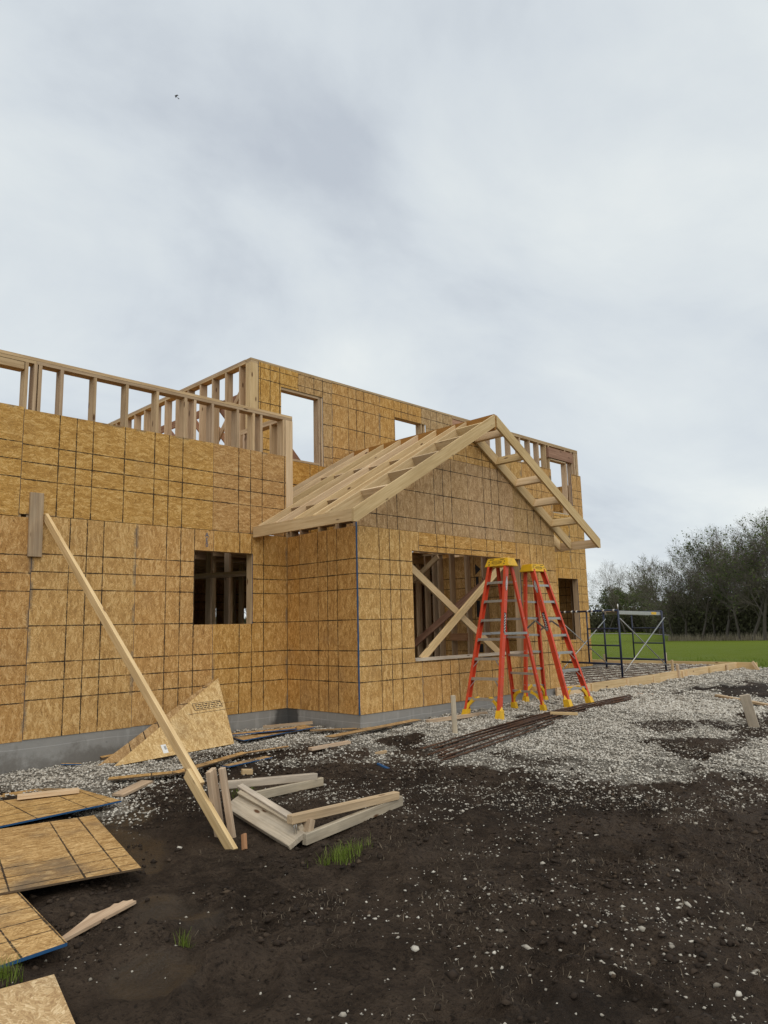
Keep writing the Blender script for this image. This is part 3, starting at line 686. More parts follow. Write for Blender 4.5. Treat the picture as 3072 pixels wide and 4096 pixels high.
# --- tall wall behind
mw = plates('wall_frame', [((6.87, YM+D, 6.062), (17.37, YM+D, 6.062), .14, .037), ((6.87, YM+D, 6.022), (17.37, YM+D, 6.022), .14, .037), ((XE+.02, YM+D, .445), (17.4, YM+D, .445), .14, .036), ((6.87, YM+D, 4.42), (7.50, YM+D, 4.42), .14, .03)])
mw['label'] = 'two storey wall partly sheathed with a header and window openings'
beam('corner_post', (6.94, YM+.078, 3.0), (6.94, YM+.078, 6.0), .155, .14, M['new'], mw, up=(0, 1, 0))
ZT = 6.036
panel(mw, 'main', [(7.02, 4.415), (7.494, 4.415), (7.494, 5.70), (7.872, 5.70), (7.872, ZT), (7.02, ZT)], (6.65, 4.12))
panel(mw, 'main', [(7.876, 5.70), (8.44, 5.70), (8.44, 4.415), (8.655, 4.415), (8.655, ZT), (7.876, ZT)], (7.62, 3.98), mat='osb_grey', edge='edge_dark')
panel(mw, 'main', rect(8.659, 9.898, 4.415, ZT), (8.659, 4.0)); panel(mw, 'main', [(9.902, 4.415), (10.32, 4.415), (10.32, 5.69), (11.12, 5.69), (11.12, ZT), (9.902, ZT)], (9.902, 4.0))
panel(mw, 'main', [(11.124, 5.69), (11.25, 5.69), (11.25, 4.415), (12.13, 4.415), (12.13, ZT), (11.124, ZT)], (11.0, 4.0), mat='osb_grey', edge='edge_dark')
panel(mw, 'main', rect(6.86, 8.655, 3.19, 4.411), (6.5, 3.19), 'H', mat='osb_warm'); panel(mw, 'main', rect(8.659, 11.0, 3.19, 4.411), (8.659, 3.19), 'H')
panel(mw, 'main', rect(11.254, 12.13, 3.19, 4.411), (11.2, 3.19))
for (a, b, c, d, sh, o) in ((12.134, 13.40, 4.15, 5.376, (12.134, 4.15), 'V'), (13.404, 14.68, 4.15, 5.376, (13.404, 4.15), 'V'), (14.684, 15.985, 4.15, 5.386, (14.684, 4.15), 'V'),
                            (11.54, 12.9, 2.90, 4.145, (11.6, 2.9), 'V'), (12.904, 14.16, 2.90, 4.145, (12.92, 2.9), 'V'), (14.164, 15.42, 2.90, 4.145, (14.18, 2.9), 'V'), (15.424, 16.7, 2.90, 4.145, (15.44, 2.9), 'V'), (16.704, 17.43, 2.90, 4.145, (16.3, 2.9), 'V'),
                            (11.54, 12.9, ZB, ZS, (11.6, ZB), 'V'), (12.904, 14.16, ZB, ZS, (12.92, ZB), 'V'), (14.164, 15.42, ZB, ZS, (14.18, ZB), 'V'), (16.945, 17.43, 4.15, 5.392, (16.4, 4.15), 'V'), (15.989, 16.941, 4.15, 4.275, (15.9, 3.6), 'V')):
    panel(mw, 'main', rect(a, b, c, d), sh, o)
panel(mw, 'main', [(15.424, ZB), (16.6, ZB), (16.6, 1.108), (16.02, 1.108), (16.02, 2.635), (16.6, 2.635), (16.6, ZS), (15.424, ZS)], (15.44, ZB))
panel(mw, 'main', [(16.604, ZB), (17.43, ZB), (17.43, ZS), (16.604, ZS), (16.604, 2.635), (16.95, 2.635), (16.95, 1.108), (16.604, 1.108)], (16.3, ZB))
panel(mw, 'main', rect(12.134, 13.0, 5.38, 5.69), (12.2, 3.9))
studs(mw, [(7.475, YM+D), (8.36, YM+D), (8.42, YM+D), (9.06, YM+D), (9.47, YM+D), (9.88, YM+D), (10.30, YM+D), (11.12, YM+D), (11.22, YM+D), (11.6, YM+D), (12.11, YM+D)], 3.0, 6.0, (1, 0, 0))
studs(mw, [(13.10, YM+D), (13.47, YM+D), (13.90, YM+D), (14.275, YM+D), (14.70, YM+D), (15.105, YM+D), (15.487, YM+D), (15.822, YM+D), (15.97, YM+D)], 3.0, 6.0, (1, 0, 0))
studs(mw, [(16.74, YM+D), (17.06, YM+D), (17.20, YM+D), (17.29, YM+D), (17.35, YM+D)], 3.0, 6.0, (1, 0, 0))
studs(mw, [(15.98, YM+D), (16.97, YM+D), (17.04, YM+D), (17.38, YM+D)], .465, 2.95, (1, 0, 0))
beam('header', (7.5, YM+D, 5.82), (8.34, YM+D, 5.82), .135, .33, M['stud'], mw); beam('header', (10.32, YM+D, 5.83), (11.1, YM+D, 5.83), .135, .28, M['stud'], mw)
beam('header', (12.13, YM+D-.02, 5.84), (13.08, YM+D-.02, 5.84), .135, .28, M['red'], mw); beam('header', (15.90, YM+D-.03, 5.82), (17.05, YM+D-.03, 5.82), .15, .26, M['red'], mw)
beam('window_header', (16.0, YM+D, 5.66), (16.72, YM+D, 5.66), .15, .036, M['stud'], mw); beam('window_sill', (16.0, YM+D, 4.285), (16.72, YM+D, 4.285), .15, .036, M['grey'], mw)
beam('window_sill', (7.5, YM+D, 4.44), (8.34, YM+D, 4.44), .14, .038, M['stud'], mw)
beam('window_header', (16.0, YM+D, 2.75), (16.95, YM+D, 2.75), .13, .22, M['stud'], mw); beam('window_sill', (16.0, YM+D, 1.09), (16.95, YM+D, 1.09), .14, .036, M['stud'], mw)

# --- side wall of the upper storey, running back
dw = plates('wall_frame', [((6.93, YM+.16, 6.062), (6.93, 16.2, 6.062), .14, .037), ((6.93, YM+.16, 6.022), (6.93, 16.2, 6.022), .14, .037), ((6.93, YM+.16, 3.12), (6.93, 16.2, 3.12), .14, .038)])
dw['label'] = 'bare stud wall of the upper storey running back'
studs(dw, [(6.93, 10.23+.424*k) for k in range(14)], 3.14, 6.0, (0, 1, 0))
# short link wall between the corner of the long wall and the tall wall
kw = plates('wall_frame', [((6.73, YL+.16, 4.747), (6.73, YM-.01, 4.747), .14, .037), ((6.73, YL+.16, 4.7065), (6.73, YM-.01, 4.7065), .14, .037), ((6.73, YL+.16, 3.06), (6.73, YM-.01, 3.06), .14, .037)])
studs(kw, [(6.73, 9.07), (6.73, 9.48), (6.73, 9.70), (6.73, 9.80)], 3.08, 4.686, (0, 1, 0))
# rear roof members seen through the open studs
rr = beam('roof_member', (7.32, 10.35, 5.70), (7.32, 16.1, 5.70), .044, .14, M['red'], house)
rr['label'] = 'reddish rafters of the rear roof seen through the studs'
for k in range(11):
    y = 10.62+.5*k
    beam('rafter', (7.34, y, 5.72), (10.0, y, 3.05), .038, .12, M['red'], rr)
for k in range(5):
    beam('collar_tie', (7.1, 12.6+.7*k, 4.35+.13*k), (11.5, 12.6+.7*k, 4.35+.13*k), .038, .09, M['red'], rr)
beam('diagonal_brace', (7.03, 10.05, 6.0), (7.03, 12.2, 3.9), .038, .089, M['stud'], dw)
# --- inside: upper floor deck, partitions and the far walls
def inner_deck(x0, x1, y0, y1, z0, name='floor_deck'):
    bm = bmesh.new(); bm_box(bm, ((x0+x1)/2, (y0+y1)/2, z0-.011), (x1-x0, y1-y0, .02))
    d = from_bm(name, bm, M['osb_warm'], house)
    return d
dk = inner_deck(-2.4, 6.62, YL+.16, 16.3, 3.04)
for k in range(11): beam('joist', (-2.3, YL+.4+.66*k, 2.92), (6.6, YL+.4+.66*k, 2.92), .045, .2, M['stud'], dk)
dk2 = inner_deck(6.83, 17.3, YM+.32, 16.3, 3.04)
for k in range(9): beam('joist', (6.83, YM+.5+.66*k, 2.92), (17.3, YM+.5+.66*k, 2.92), .045, .2, M['stud'], dk2)
# partitions inside (seen through both openings)
pw = plates('wall_frame', [((7.2, 11.6, .445), (17.2, 11.6, .445), .14, .036), ((7.2, 11.6, 2.80), (17.2, 11.6, 2.80), .14, .037)])
pw['label'] = 'inner partition of studs with strand board behind'
WALLS['inner'] = (V((0, 11.69, 0)), V((1, 0, 0)), V((0, -1, 0)))
studs(pw, [(8.9+.406*k, 11.6) for k in range(19)], .465, 2.78, (1, 0, 0))
for k in range(6):
    panel(pw, 'inner', rect(8.95+1.222*k, 8.95+1.222*k+1.216, ZB+.02, 2.78), (8.95+1.222*k, ZB), mat='osb_warm' if k % 2 else 'osb', edge='edge_dark', off=0)
beam('temporary_brace', (9.6, 11.45, .75), (13.2, 11.45, 2.75), .038, .14, M['red'], pw)
beam('temporary_brace', (8.3, 9.9, 2.1), (10.2, 9.9, 2.9), .038, .11, M['stud'], pw)
beam('blocking', (11.6, 11.49, 1.10), (12.25, 11.49, 1.10), .038, .19, M['red'], pw); beam('ledger', (8.2, 11.30, 2.05), (9.7, 11.30, 2.05), .038, .12, M['stud'], pw); beam('ledger', (8.2, 11.30, 2.45), (9.7, 11.30, 2.45), .038, .09, M['stud'], pw)
iw = plates('wall_frame', [((6.75, 8.9, 2.42), (5.0, 13.6, 2.42), .09, .038), ((6.75, 8.9, 2.38), (5.0, 13.6, 2.38), .09, .038)])
iw['label'] = 'inner partition behind the square window'
studs(iw, [(6.3, 10.2), (6.9, 10.6), (7.25, 11.6), (7.6, 11.6), (8.0, 12.2), (8.4, 12.4), (7.0, 12.5), (7.3, 12.5), (6.5, 11.5), (8.7, 12.0), (5.9, 11.0), (6.15, 11.4)], .43, 2.90, (1, 0, 0))
# rear wall with two window gaps
bwl = plates('wall_frame', [((-2.4, 16.3, .445), (17.4, 16.3, .445), .14, .036), ((-2.4, 16.3, 2.85), (17.4, 16.3, 2.85), .14, .037)])
WALLS['rear'] = (V((0, 16.38, 0)), V((1, 0, 0)), V((0, -1, 0)))
studs(bwl, [(-2.0+.61*k, 16.3) for k in range(32)], .465, 2.83, (1, 0, 0))
for (a, b, z0, z1) in ((-2.4, 2.0, ZB, ZS), (2.0, 6.0, ZB, ZS), (6.0, 10.27, ZB, ZS), (10.34, 10.86, ZB, ZS), (10.93, 11.12, ZB, ZS), (10.27, 10.34, 2.1, ZS), (10.86, 10.93, 2.1, ZS), (11.12, 11.42, 2.1, ZS), (11.42, 15, ZB, ZS), (15, 17.4, ZB, ZS)):
    panel(bwl, 'rear', rect(a+.002, b-.002, z0, z1), (a, z0), mat='osb_warm', edge='edge_dark', off=0)
ew = plates('wall_frame', [((17.34, YM+.2, .445), (17.34, 16.2, .445), .14, .036), ((17.34, YM+.2, 6.05), (17.34, 16.2, 6.05), .14, .037)])
WALLS['end'] = (V((17.42, 0, 0)), V((0, 1, 0)), V((1, 0, 0)))
for k in range(5):
    panel(ew, 'end', rect(9.93+1.22*k, 9.93+1.22*k+1.215, ZB, ZS), (9.93+1.22*k, ZB), off=0); panel(ew, 'end', rect(9.93+1.22*k, 9.93+1.22*k+1.215, 2.9, 5.2), (9.93+1.22*k, 2.9), off=0)
studs(ew, [(17.34, 10.3+.6*k) for k in range(10)], .465, 6.03, (0, 1, 0))
# upright cleat on the long wall that takes the raking brace
cl = beam('brace_cleat', (3.090, YL-.021, 2.418), (3.082, YL-.021, 3.152), .15, .038, M['old'], lw, up=(0, -1, 0), bev=.002)

# ------------------------------------------------------------------ step ladders
def step_ladder(label, x, y, yaw, H, spread, bw, tw, of, ow, folded=False):
    z0 = gz(x, y)-.005; f = V((math.cos(yaw), math.sin(yaw), 0)); w = V((-math.sin(yaw), math.cos(yaw), 0)); c = V((x, y, z0))
    t = thing('step_ladder', label, 'ladder', c, 'orange step ladders in front of the gable'); u = V((0, 0, H))+f*of+w*ow; td = .085
    foot = {('f', 1): c-f*spread/2+w*bw/2, ('f', -1): c-f*spread/2-w*bw/2, ('r', 1): c+f*spread/2+w*bw*.45, ('r', -1): c+f*spread/2-w*bw*.45}
    for k, p in foot.items(): foot[k] = V((p.x, p.y, gz(p.x, p.y)-.006))
    head = {('f', 1): c+u-f*td+w*tw/2, ('f', -1): c+u-f*td-w*tw/2, ('r', 1): c+u+f*(td-.01)+w*tw*.42, ('r', -1): c+u+f*(td-.01)-w*tw*.42}
    def at(side, s, q): return foot[(side, s)].lerp(head[(side, s)], q)
    def outw(side, s): return at(side, s, .5)-at(side, -s, .5)
    for side in ('f', 'r'):
        web, fl = (.085, .036) if side == 'f' else (.060, .030)
        for s in (1, -1):
            p0, p1 = at(side, s, .012), at(side, s, .995); m = frame(p0, p1-p0, outw(side, s)); L = (p1-p0).length
            bm = bmesh.new()                                          # channel section: web and two flanges turned in
            bm_box(bm, (L/2, 0, -.002), (L, web, .004)); bm_box(bm, (L/2, web/2-.002, -fl/2-.0025), (L, .004, fl)); bm_box(bm, (L/2, -web/2+.002, -fl/2-.0025), (L, .004, fl))
            rail = from_bm('rail' if side == 'f' else 'rear_rail', bm, M['ladder'], t, m)
            # yellow boot
            bm = bmesh.new(); n = 0
            d = (p1-p0).normalized(); b0 = foot[(side, s)]; b1 = b0+d*(.13 if side == 'f' else .10)
            for (pp, k) in ((b0, 1.25), (b1, 1.04)):
                fr = frame(pp, f, UP)
                for (i, j) in ((-1, -1), (1, -1), (1, 1), (-1, 1)):
                    q = fr @ V((i*web*.56*k, j*.034*k, 0))-w*s*.016; bm.verts.new(q)
            bm.verts.ensure_lookup_table(); vv = bm.verts
            for q in ((3, 2, 1, 0), (4, 5, 6, 7), (0, 1, 5, 4), (1, 2, 6, 5), (2, 3, 7, 6), (3, 0, 4, 7)): bm.faces.new([vv[k] for k in q])
            boot = from_bm('foot', bm, M['yellow'], t)
            # rivets up the front rail
            if side == 'f':
                bm = bmesh.new()
                for k in range(1, 8):
                    for e in (-.02, .02):
                        p = m @ V((L*k/8.0, e, .0)); bm_tube(bm, p, p+(m.to_3x3() @ V((0, 0, .004))), .005, 6)
                from_bm('rivets', bm, M['galv'], rail)
    for k in range(1, 8):
        q = k/8.0; a, b = at('f', 1, q), at('f', -1, q); d = (b-a).normalized(); a2, b2 = a+d*.005, b-d*.005
        bm = bmesh.new()
        bm_bar(bm, a2, b2, .082, .004); bm_bar(bm, a2-f*.040-UP*.016, b2-f*.040-UP*.016, .004, .030); bm_bar(bm, a2+f*.040-UP*.013, b2+f*.040-UP*.013, .004, .024)
        for e in np.linspace(-.03, .03, 5): bm_bar(bm, a2+f*e+UP*.003, b2+f*e+UP*.003, .004, .004)
        st = from_bm('step', bm, M['alu'], t)
        big = k <= 3
        for (p, dd, s) in ((a, d, 1), (b, -d, -1)):                    # little knee braces below each tread
            if k == 1: continue
            reach, drop = (.11, .15) if big else (.055, .06)
            tgt = at('f', s, q-drop/H); bm = bmesh.new(); bm_bar(bm, p+dd*reach-UP*.02-f*.03, tgt-f*.03+dd*.008, .018, .006)
            from_bm('step_brace', bm, M['alu'], st)
        # rear horizontals
        if k < 8:
            ra, rb = at('r', 1, q), at('r', -1, q); bm = bmesh.new(); bm_bar(bm, ra, rb, .012, .034); bm_bar(bm, ra+f*.012+UP*.014, rb+f*.012+UP*.014, .026, .004)
            from_bm('rear_bar', bm, M['alu'], t)
    for side in ('f', 'r'):                                              # yellow braces from boots to the lowest tread
        for s in (1, -1):
            p0 = at(side, s, .045); p2 = at(side, s, .125)+(at(side, -s, .125)-at(side, s, .125))*.32; mid = at(side, s, .115)+(at(side, -s, .115)-at(side, s, .115))*.09
            bm = bmesh.new(); pts = [p0.lerp(mid, i/3).lerp(mid.lerp(p2, i/3), i/3) for i in range(4)]
            for i in range(3): bm_bar(bm, pts[i], pts[i+1]+(pts[i+1]-pts[i])*.08, .070 if side == 'f' else .04, .042, up=UP.cross(pts[i+1]-pts[i]).cross(pts[i+1]-pts[i]))
            from_bm('corner_brace', bm, M['yellow'], t)
    # spreaders
    for s in (1, -1):
        a, b = at('f', s, .53), at('r', s, .53)
        if folded:
            mid = (a+b)/2+UP*.16; bm = bmesh.new(); bm_bar(bm, a, mid, .006, .03); bm_bar(bm, mid+w*.007, b+w*.007, .006, .03)
        else:
            bm = bmesh.new(); bm_bar(bm, a, b, .005, .036); bm_tube(bm, (a+b)/2-w*.008, (a+b)/2+w*.008, .012, 8)
        from_bm('spreader', bm, M['galv'], t)
    # cap: tapered moulded top with skirt
    cc = c+u-UP*.045; fr = frame(cc, f, UP); bm = bmesh.new()
    lo = [(-.145, -.215), (.14, -.215), (.14, .215), (-.145, .215)]; hi = [(-.105, -.175), (.10, -.175), (.10, .175), (-.105, .175)]
    hs = tw/.32; A = [bm.verts.new(fr @ V((a, b*hs, 0))) for a, b in lo]; B = [bm.verts.new(fr @ V((a, b*hs, .125))) for a, b in hi]
    for i in range(4): bm.faces.new((A[i], A[(i+1) % 4], B[(i+1) % 4], B[i]))
    bm.faces.new(B); bm.faces.new(A[::-1]); bmesh.ops.bevel(bm, geom=bm.edges[:], offset=.008, segments=2, affect='EDGES'); bmesh.ops.recalc_face_normals(bm, faces=bm.faces[:])
    cap = from_bm('top_cap', bm, M['yellow'], t)
    def on_face(sgn):                                                    # sloping front / back skirt of the cap
        p0 = V((sgn*(.142 if sgn > 0 else .145), 0, 0)); p1 = V((sgn*(.10 if sgn > 0 else .105), 0, .125)); upv = (p1-p0).normalized(); xv = V((0, -sgn, 0)) if sgn > 0 else V((0, -1, 0))
        xv = V((0, 1, 0)) if sgn > 0 else V((0, -1, 0)); nv = xv.cross(upv)
        mm = Matrix((xv, upv, nv)).transposed().to_4x4(); mm.translation = (p0+p1)/2+nv*.0015; return fr @ mm
    def disc(name, m4, rx, ry, mat, lift, par, n=24):
        bm = bmesh.new(); vs_ = [bm.verts.new((rx*math.cos(6.2832*i/n), ry*math.sin(6.2832*i/n), 0)) for i in range(n)]; ft = bm.faces.new(vs_)
        r = bmesh.ops.extrude_face_region(bm, geom=[ft]); bmesh.ops.translate(bm, verts=[g for g in r['geom'] if isinstance(g, bmesh.types.BMVert)], vec=(0, 0, .0008)); bmesh.ops.recalc_face_normals(bm, faces=bm.faces[:])
        return from_bm(name, bm, M[mat], par, m4 @ Matrix.Translation((0, 0, lift)))
    mf = on_face(-1)
    lg = disc('logo', mf, .088, .027, 'black', 0, cap); disc('logo_ring', mf, .080, .022, 'yellow', .001, cap)
    lettering('WERNER', .036, 'black', cap, mf @ Matrix.Translation((0, 0, .0025)))
    bm = bmesh.new()
    for px, pz in ((-.13, -.03), (.13, -.03), (-.135, .01), (.135, .01)): bm_tube(bm, mf @ V((px, pz, 0)), mf @ V((px, pz, .002)), .009, 8)
    for px in (-.09, .09): bm_box(bm, (0, 0, 0), (0.0001, 0.0001, 0.0001))
    for px in (-.09, .09): bm_bar(bm, mf @ V((px-.04, .045, .001)), mf @ V((px+.04, .045, .001)), .008, .002, up=mf.to_3x3() @ V((0, 0, 1)))
    from_bm('tool_slot', bm, M['black'], cap)
    # oval badge and warning stickers on the rails
    for s in (1, -1):
        p0, p1 = at('f', s, 0), at('f', s, 1); o_ = outw('f', s).normalized(); d = (p1-p0).normalized(); nv = (o_-d*o_.dot(d)).normalized()
        for q, rx, ry in ((.86, .115, .028),):
            p = p0.lerp(p1, q)+nv*.002; mm = frame(p, -d if s > 0 else d, nv)
            disc('badge', mm, rx, ry, 'black', 0, t); disc('badge_face', mm, rx*.93, ry*.84, 'white', .001, t); lettering('WERNER', .048, 'black', t, mm @ Matrix.Translation((0, 0, .0022)))
        p = p0.lerp(p1, .60)+nv*.003; mm = frame(p, d, nv)
        for k in range(2):
            bm = bmesh.new(); bm_box(bm, (0, 0, 0), (.30, .05, .001)); from_bm('sticker', bm, M['black'], t, mm) if k == 0 else None
            if k: bm.free()
        bm = bmesh.new()
        for i in range(14): bm_box(bm, (-.135+.02*i, .008*(1 if i % 2 else -1), .0012), (.011, .024, .001))
        from_bm('sticker_print', bm, M['white'], t, mm)
    return t
step_ladder('orange step ladder standing open before the wide window, its treads facing left', 9.05, 6.58, R_(4.0), 2.19, 1.285, .60, .315, .05, .0)
step_ladder('orange step ladder leaning back against the wall beside the porch forms', 10.33, 6.53, R_(83.3), 2.20, .87, .565, .29, .46, -.14, folded=True)

# ------------------------------------------------------------------ raking brace and its stakes
br = thing('raking_brace', 'long pale timber brace slanting from the wall cleat down to the mud', 'brace', (3.05, 4.68, .02))
def loose(name, label, cat, p0, p1, w, h, mat, up=(0, 0, 1), bev=.003, group=None):
    p0, p1 = V(p0), V(p1); o = beam(name, p0, p1, w, h, M[mat], None, up, bev); return tag(o, label, cat, group)
bt = V((3.195, YL-.02, 2.885)); bf = V((3.165, 4.69, gz(3.165, 4.69)-.03)); sp_ = bf.lerp(bt, .16)
bd = (bt-bf).normalized()
beam('upper_board', bf.lerp(bt, .13), bt, .038, .089, M['new'], br, up=(0, 0, 1), bev=.002)
beam('lower_board', bf+V((-.036, 0, 0)), bf.lerp(bt, .165)+V((-.039, 0, -.008)), .036, .089, M['new'], br, up=(0, 0, 1), bev=.002)
def pointed_stake(name, label, x, y, h, w, th, mat, lean=(0, 0), face=(0, -1, 0), group=None):
    z = gz(x, y); p0 = V((x, y, z-.12)); p1 = V((x+lean[0], y+lean[1], z+h)); return loose(name, label, 'stake', p0, p1, w, th, mat, up=face, group=group)
pointed_stake('timber_stake', 'wide weathered timber stake driven in beside the foot of the long brace', 3.27, 5.06, .49, .105, .038, 'old', (-.12, -.02), (.5, -.8, 0))
pointed_stake('timber_stake', 'narrow tan timber stake right behind the wide one at the brace foot', 3.325, 4.97, .52, .042, .045, 'old', (-.11, .02), (.5, -.8, 0))
pointed_stake('timber_stake', 'pale timber stake standing alone in gravel before the bay foundation', 7.30, 6.10, .47, .062, .038, 'grey', (-.02, .0), (-.7, -.7, 0))
pointed_stake('timber_stake', 'grey timber stake leaning left at the right edge of the gravel', 10.72, 3.72, .43, .13, .038, 'grey', (-.14, .06), (-.9, -.3, 0))
loose('split_wood', 'small splintered wood chunk at the tip of the brace', 'wood scrap', (3.17, 4.62, gz(3.17, 4.62)+.0), (3.19, 4.66, gz(3.19, 4.66)+.10), .05, .02, 'red', up=(1, 0, 0))

# ------------------------------------------------------------------ overturned sawhorse
sh = thing('sawhorse', 'weathered timber sawhorse lying on its side in the mud', 'sawhorse', (3.55, 4.9, .04))
g0 = gz(3.45, 4.4); g1 = gz(3.6, 5.4)
beam('beam_board', (3.60, 5.42, g1+.055), (3.455, 4.38, g0+.050), .150, .040, M['grey'], sh, up=(-.55, 0, 1), bev=.003)
beam('beam_board', (3.665, 5.40, g1+.10), (3.535, 4.42, g0+.095), .089, .038, M['grey'], sh, up=(1, 0, .55), bev=.003)
beam('beam_flange', (3.70, 5.46, g1+.155), (3.53, 4.46, g0+.145), .050, .045, M['grey'], sh, up=(-.35, 0, 1), bev=.003)
beam('leg', (3.60, 5.60, g1+.165), (4.62, 5.58, gz(4.62, 5.58)+.115), .062, .062, M['grey'], sh, bev=.004)
beam('leg', (3.74, 5.50, g1+.045), (4.70, 5.58, gz(4.7, 5.58)+.06), .040, .075, M['grey'], sh, bev=.004)
beam('leg', (3.43, 4.44, g0+.19), (4.63, 4.53, gz(4.63, 4.53)+.125), .062, .062, M['old'], sh, bev=.004)
beam('leg', (3.50, 4.36, g0+.055), (4.70, 4.55, gz(4.7, 4.55)+.075), .045, .080, M['grey'], sh, bev=.004)
beam('cross_block', (3.535, 4.40, g0+.02), (3.60, 4.43, g0+.16), .05, .09, M['old'], sh, up=(0, -1, 0), bev=.003)
bm = bmesh.new()
for dx in (0, .02): bm_tube(bm, (3.455+dx, 4.42, g0+.09), (3.455+dx, 4.42, g0+.165), .0025, 5)
from_bm('nail', bm, M['galv'], sh)

# ------------------------------------------------------------------ strand board lying about
def ground_sheet(label, pts, z, mat='osb_ground', edge='edge_blue', org=None, xd=(1, 0, 0), tilt=(0, 0), th=.012, name='strand_board_sheet', cat='board', group='strand board sheets dropped in the mud'):
    ox, oy = org or pts[0]; nrm = V((-tilt[0], -tilt[1], 1)).normalized()
    P = [(x, y, z+tilt[0]*(x-ox)+tilt[1]*(y-oy)) for x, y in pts]; xd = V((xd[0], xd[1], tilt[0]*xd[0]+tilt[1]*xd[1]))
    return tag(prism(name, P, nrm*th, [M[mat], M[edge]], None, (ox, oy, z), xd), label, cat, group)
ground_sheet('muddy strand board sheet nearest the wall, cut corner and blue front edge', [(0.7, 6.20), (3.09, 6.36), (3.07, 7.20), (2.86, 7.56), (0.8, 7.78)], gz(2.6, 6.6)+.055, org=(3.566, 5.93), xd=(.06, 1, 0), tilt=(.004, -.012), th=.014)
ground_sheet('large gridded strand board sheet in the middle of the left pile', [(0.62, 5.03), (2.338, 4.52), (2.700, 6.02), (0.98, 6.50)], gz(2.0, 5.3)+.075, edge='edge_dark', org=(2.744, 4.113), xd=(.234, .972, 0), tilt=(.012, .004))
ground_sheet('strand board sheet with a blue edge, half under the large one', [(0.2, 3.72), (1.60, 3.812), (1.70, 4.80), (.3, 4.9)], gz(1.3, 4.2)+.06, org=(1.976, 3.574), xd=(.1, 1, 0), tilt=(.0, .004), th=.016)
ground_sheet('pale unmarked strand board sheet in the bottom left corner', [(0.2, 3.78), (1.447, 3.575), (1.33, 3.05), (.1, 3.2)], gz(1.2, 3.4)+.055, mat='osb_plain', edge='edge_dark')
loose('lumber_offcut', 'short pale offcut resting on the sheet nearest the wall', 'wood scrap', (2.50, 7.14, gz(2.6, 6.6)+.082), (2.98, 6.98, gz(2.6, 6.6)+.082), .089, .036, 'new')
# splintered board
def scrap(name, label, pts, z, mat, th=.02, xd=(1, 0, 0), cat='wood scrap', tilt=(0, 0), edge=None, group=None):
    nrm = V((-tilt[0], -tilt[1], 1)).normalized(); ox, oy = pts[0]
    P = [(x, y, z+tilt[0]*(x-ox)+tilt[1]*(y-oy)) for x, y in pts]
    return tag(prism(name, P, nrm*th, [M[mat], M[edge or mat]], None, (ox, oy, z), V((xd[0], xd[1], tilt[0]*xd[0]+tilt[1]*xd[1]))), label, cat, group)
scrap('splintered_board', 'splintered pinkish board with a torn end lying between the sheets', [(1.60, 3.955), (1.625, 3.94), (2.135, 4.175), (2.122, 4.198), (2.135, 4.214), (2.098, 4.212), (2.085, 4.232), (2.05, 4.214), (2.03, 4.229), (1.99, 4.196), (1.90, 4.172), (1.875, 4.18), (1.80, 4.112), (1.70, 4.03)], gz(1.85, 4.1)+.006, 'stud', .016, (.85, .5, 0))
# two triangular pieces leaning on the long wall
def lean_tri(label, A, B, C, mat, marks=False):
    A, B, C = V(A), V(B), V(C); n = (B-A).cross(C-A).normalized()
    if n.y > 0: n = -n
    o = prism('strand_board_triangle', [A, B, C], n*.012, [M[mat], M['edge_dark']], None, A, (B-A)); tag(o, label, 'board', 'triangular strand board offcuts')
    if marks:
        m = frame(A.lerp(B, .62).lerp(C, .62)+n*.0128, C-B, n)
        c0 = B.lerp(C, .60)+(A-B)*.16+n*.0131; xa = (B-A).normalized(); m = frame(c0, xa, n); ya = m.to_3x3() @ V((0, 1, 0))
        bm = bmesh.new()
        for p, s in (((0, .055, 0), (.38, .006, .001)), ((0, -.055, 0), (.38, .006, .001)), ((-.19, 0, 0), (.006, .11, .001)), ((.19, 0, 0), (.006, .11, .001))): bm_box(bm, p, s)
        for i in range(3):
            x = -.16
            while x < .15:
                L = rng.uniform(.02, .06); bm_box(bm, (x+L/2, .030-.030*i, 0), (L, .013, .001)); x += L+.012
        bm_box(bm, (.02, -.10, 0), (.62, .005, .001)); bm_box(bm, (.30, .0, 0), (.22, .004, .001))
        from_bm('grade_stamp', bm, M['black'], o, m)
        c1 = A.lerp(B, .34).lerp(C, .10)+n*.0135; m = frame(c1, xa, n); bm = bmesh.new(); bm_box(bm, (0, 0, 0), (.062, .12, .001)); lb = from_bm('paper_label', bm, M['white'], o, m)
        bm = bmesh.new()
        for i in range(6): bm_box(bm, (.012, .035-.009*i, .001), (.026, .004, .001))
        from_bm('label_print', bm, M['black'], lb, m)
    return o
lean_tri('bright triangular strand board with paper tag and stamp leaning on the wall', (3.80, 8.04, gz(3.82, 8.05)+.005), (5.27, 7.92, gz(5.25, 7.9)+.005), (5.50, 8.655, .915), 'osb_plain', True)
lean_tri('duller triangular strand board leaning behind the tagged one', (3.70, 8.22, gz(3.7, 8.22)+.005), (4.95, 8.14, gz(5.0, 8.14)+.005), (5.44, 8.672, .905), 'osb_grey')
def strip(label, a, b, w, lift=.0, th=.012, mat='osb_ground', edge='edge_dark', name='strand_board_strip'):
    a, b = V((*a, 0)), V((*b, 0)); d = (b-a).normalized(); n = V((-d.y, d.x, 0))*w/2
    pts = [a-n, b-n*.9, b+n*1.05, a+n*.95]; za, zb = gz(a.x, a.y), gz(b.x, b.y); zc = max(za, gz((a.x+b.x)/2, (a.y+b.y)/2)*2-zb if False else za)
    k = (zb-za)/(b-a).length
    return scrap(name, label, [(p.x, p.y) for p in pts], za+lift, mat, th, (d.x, d.y, 0), 'wood scrap', (k*d.x, k*d.y), edge, 'strand board strips on the gravel')
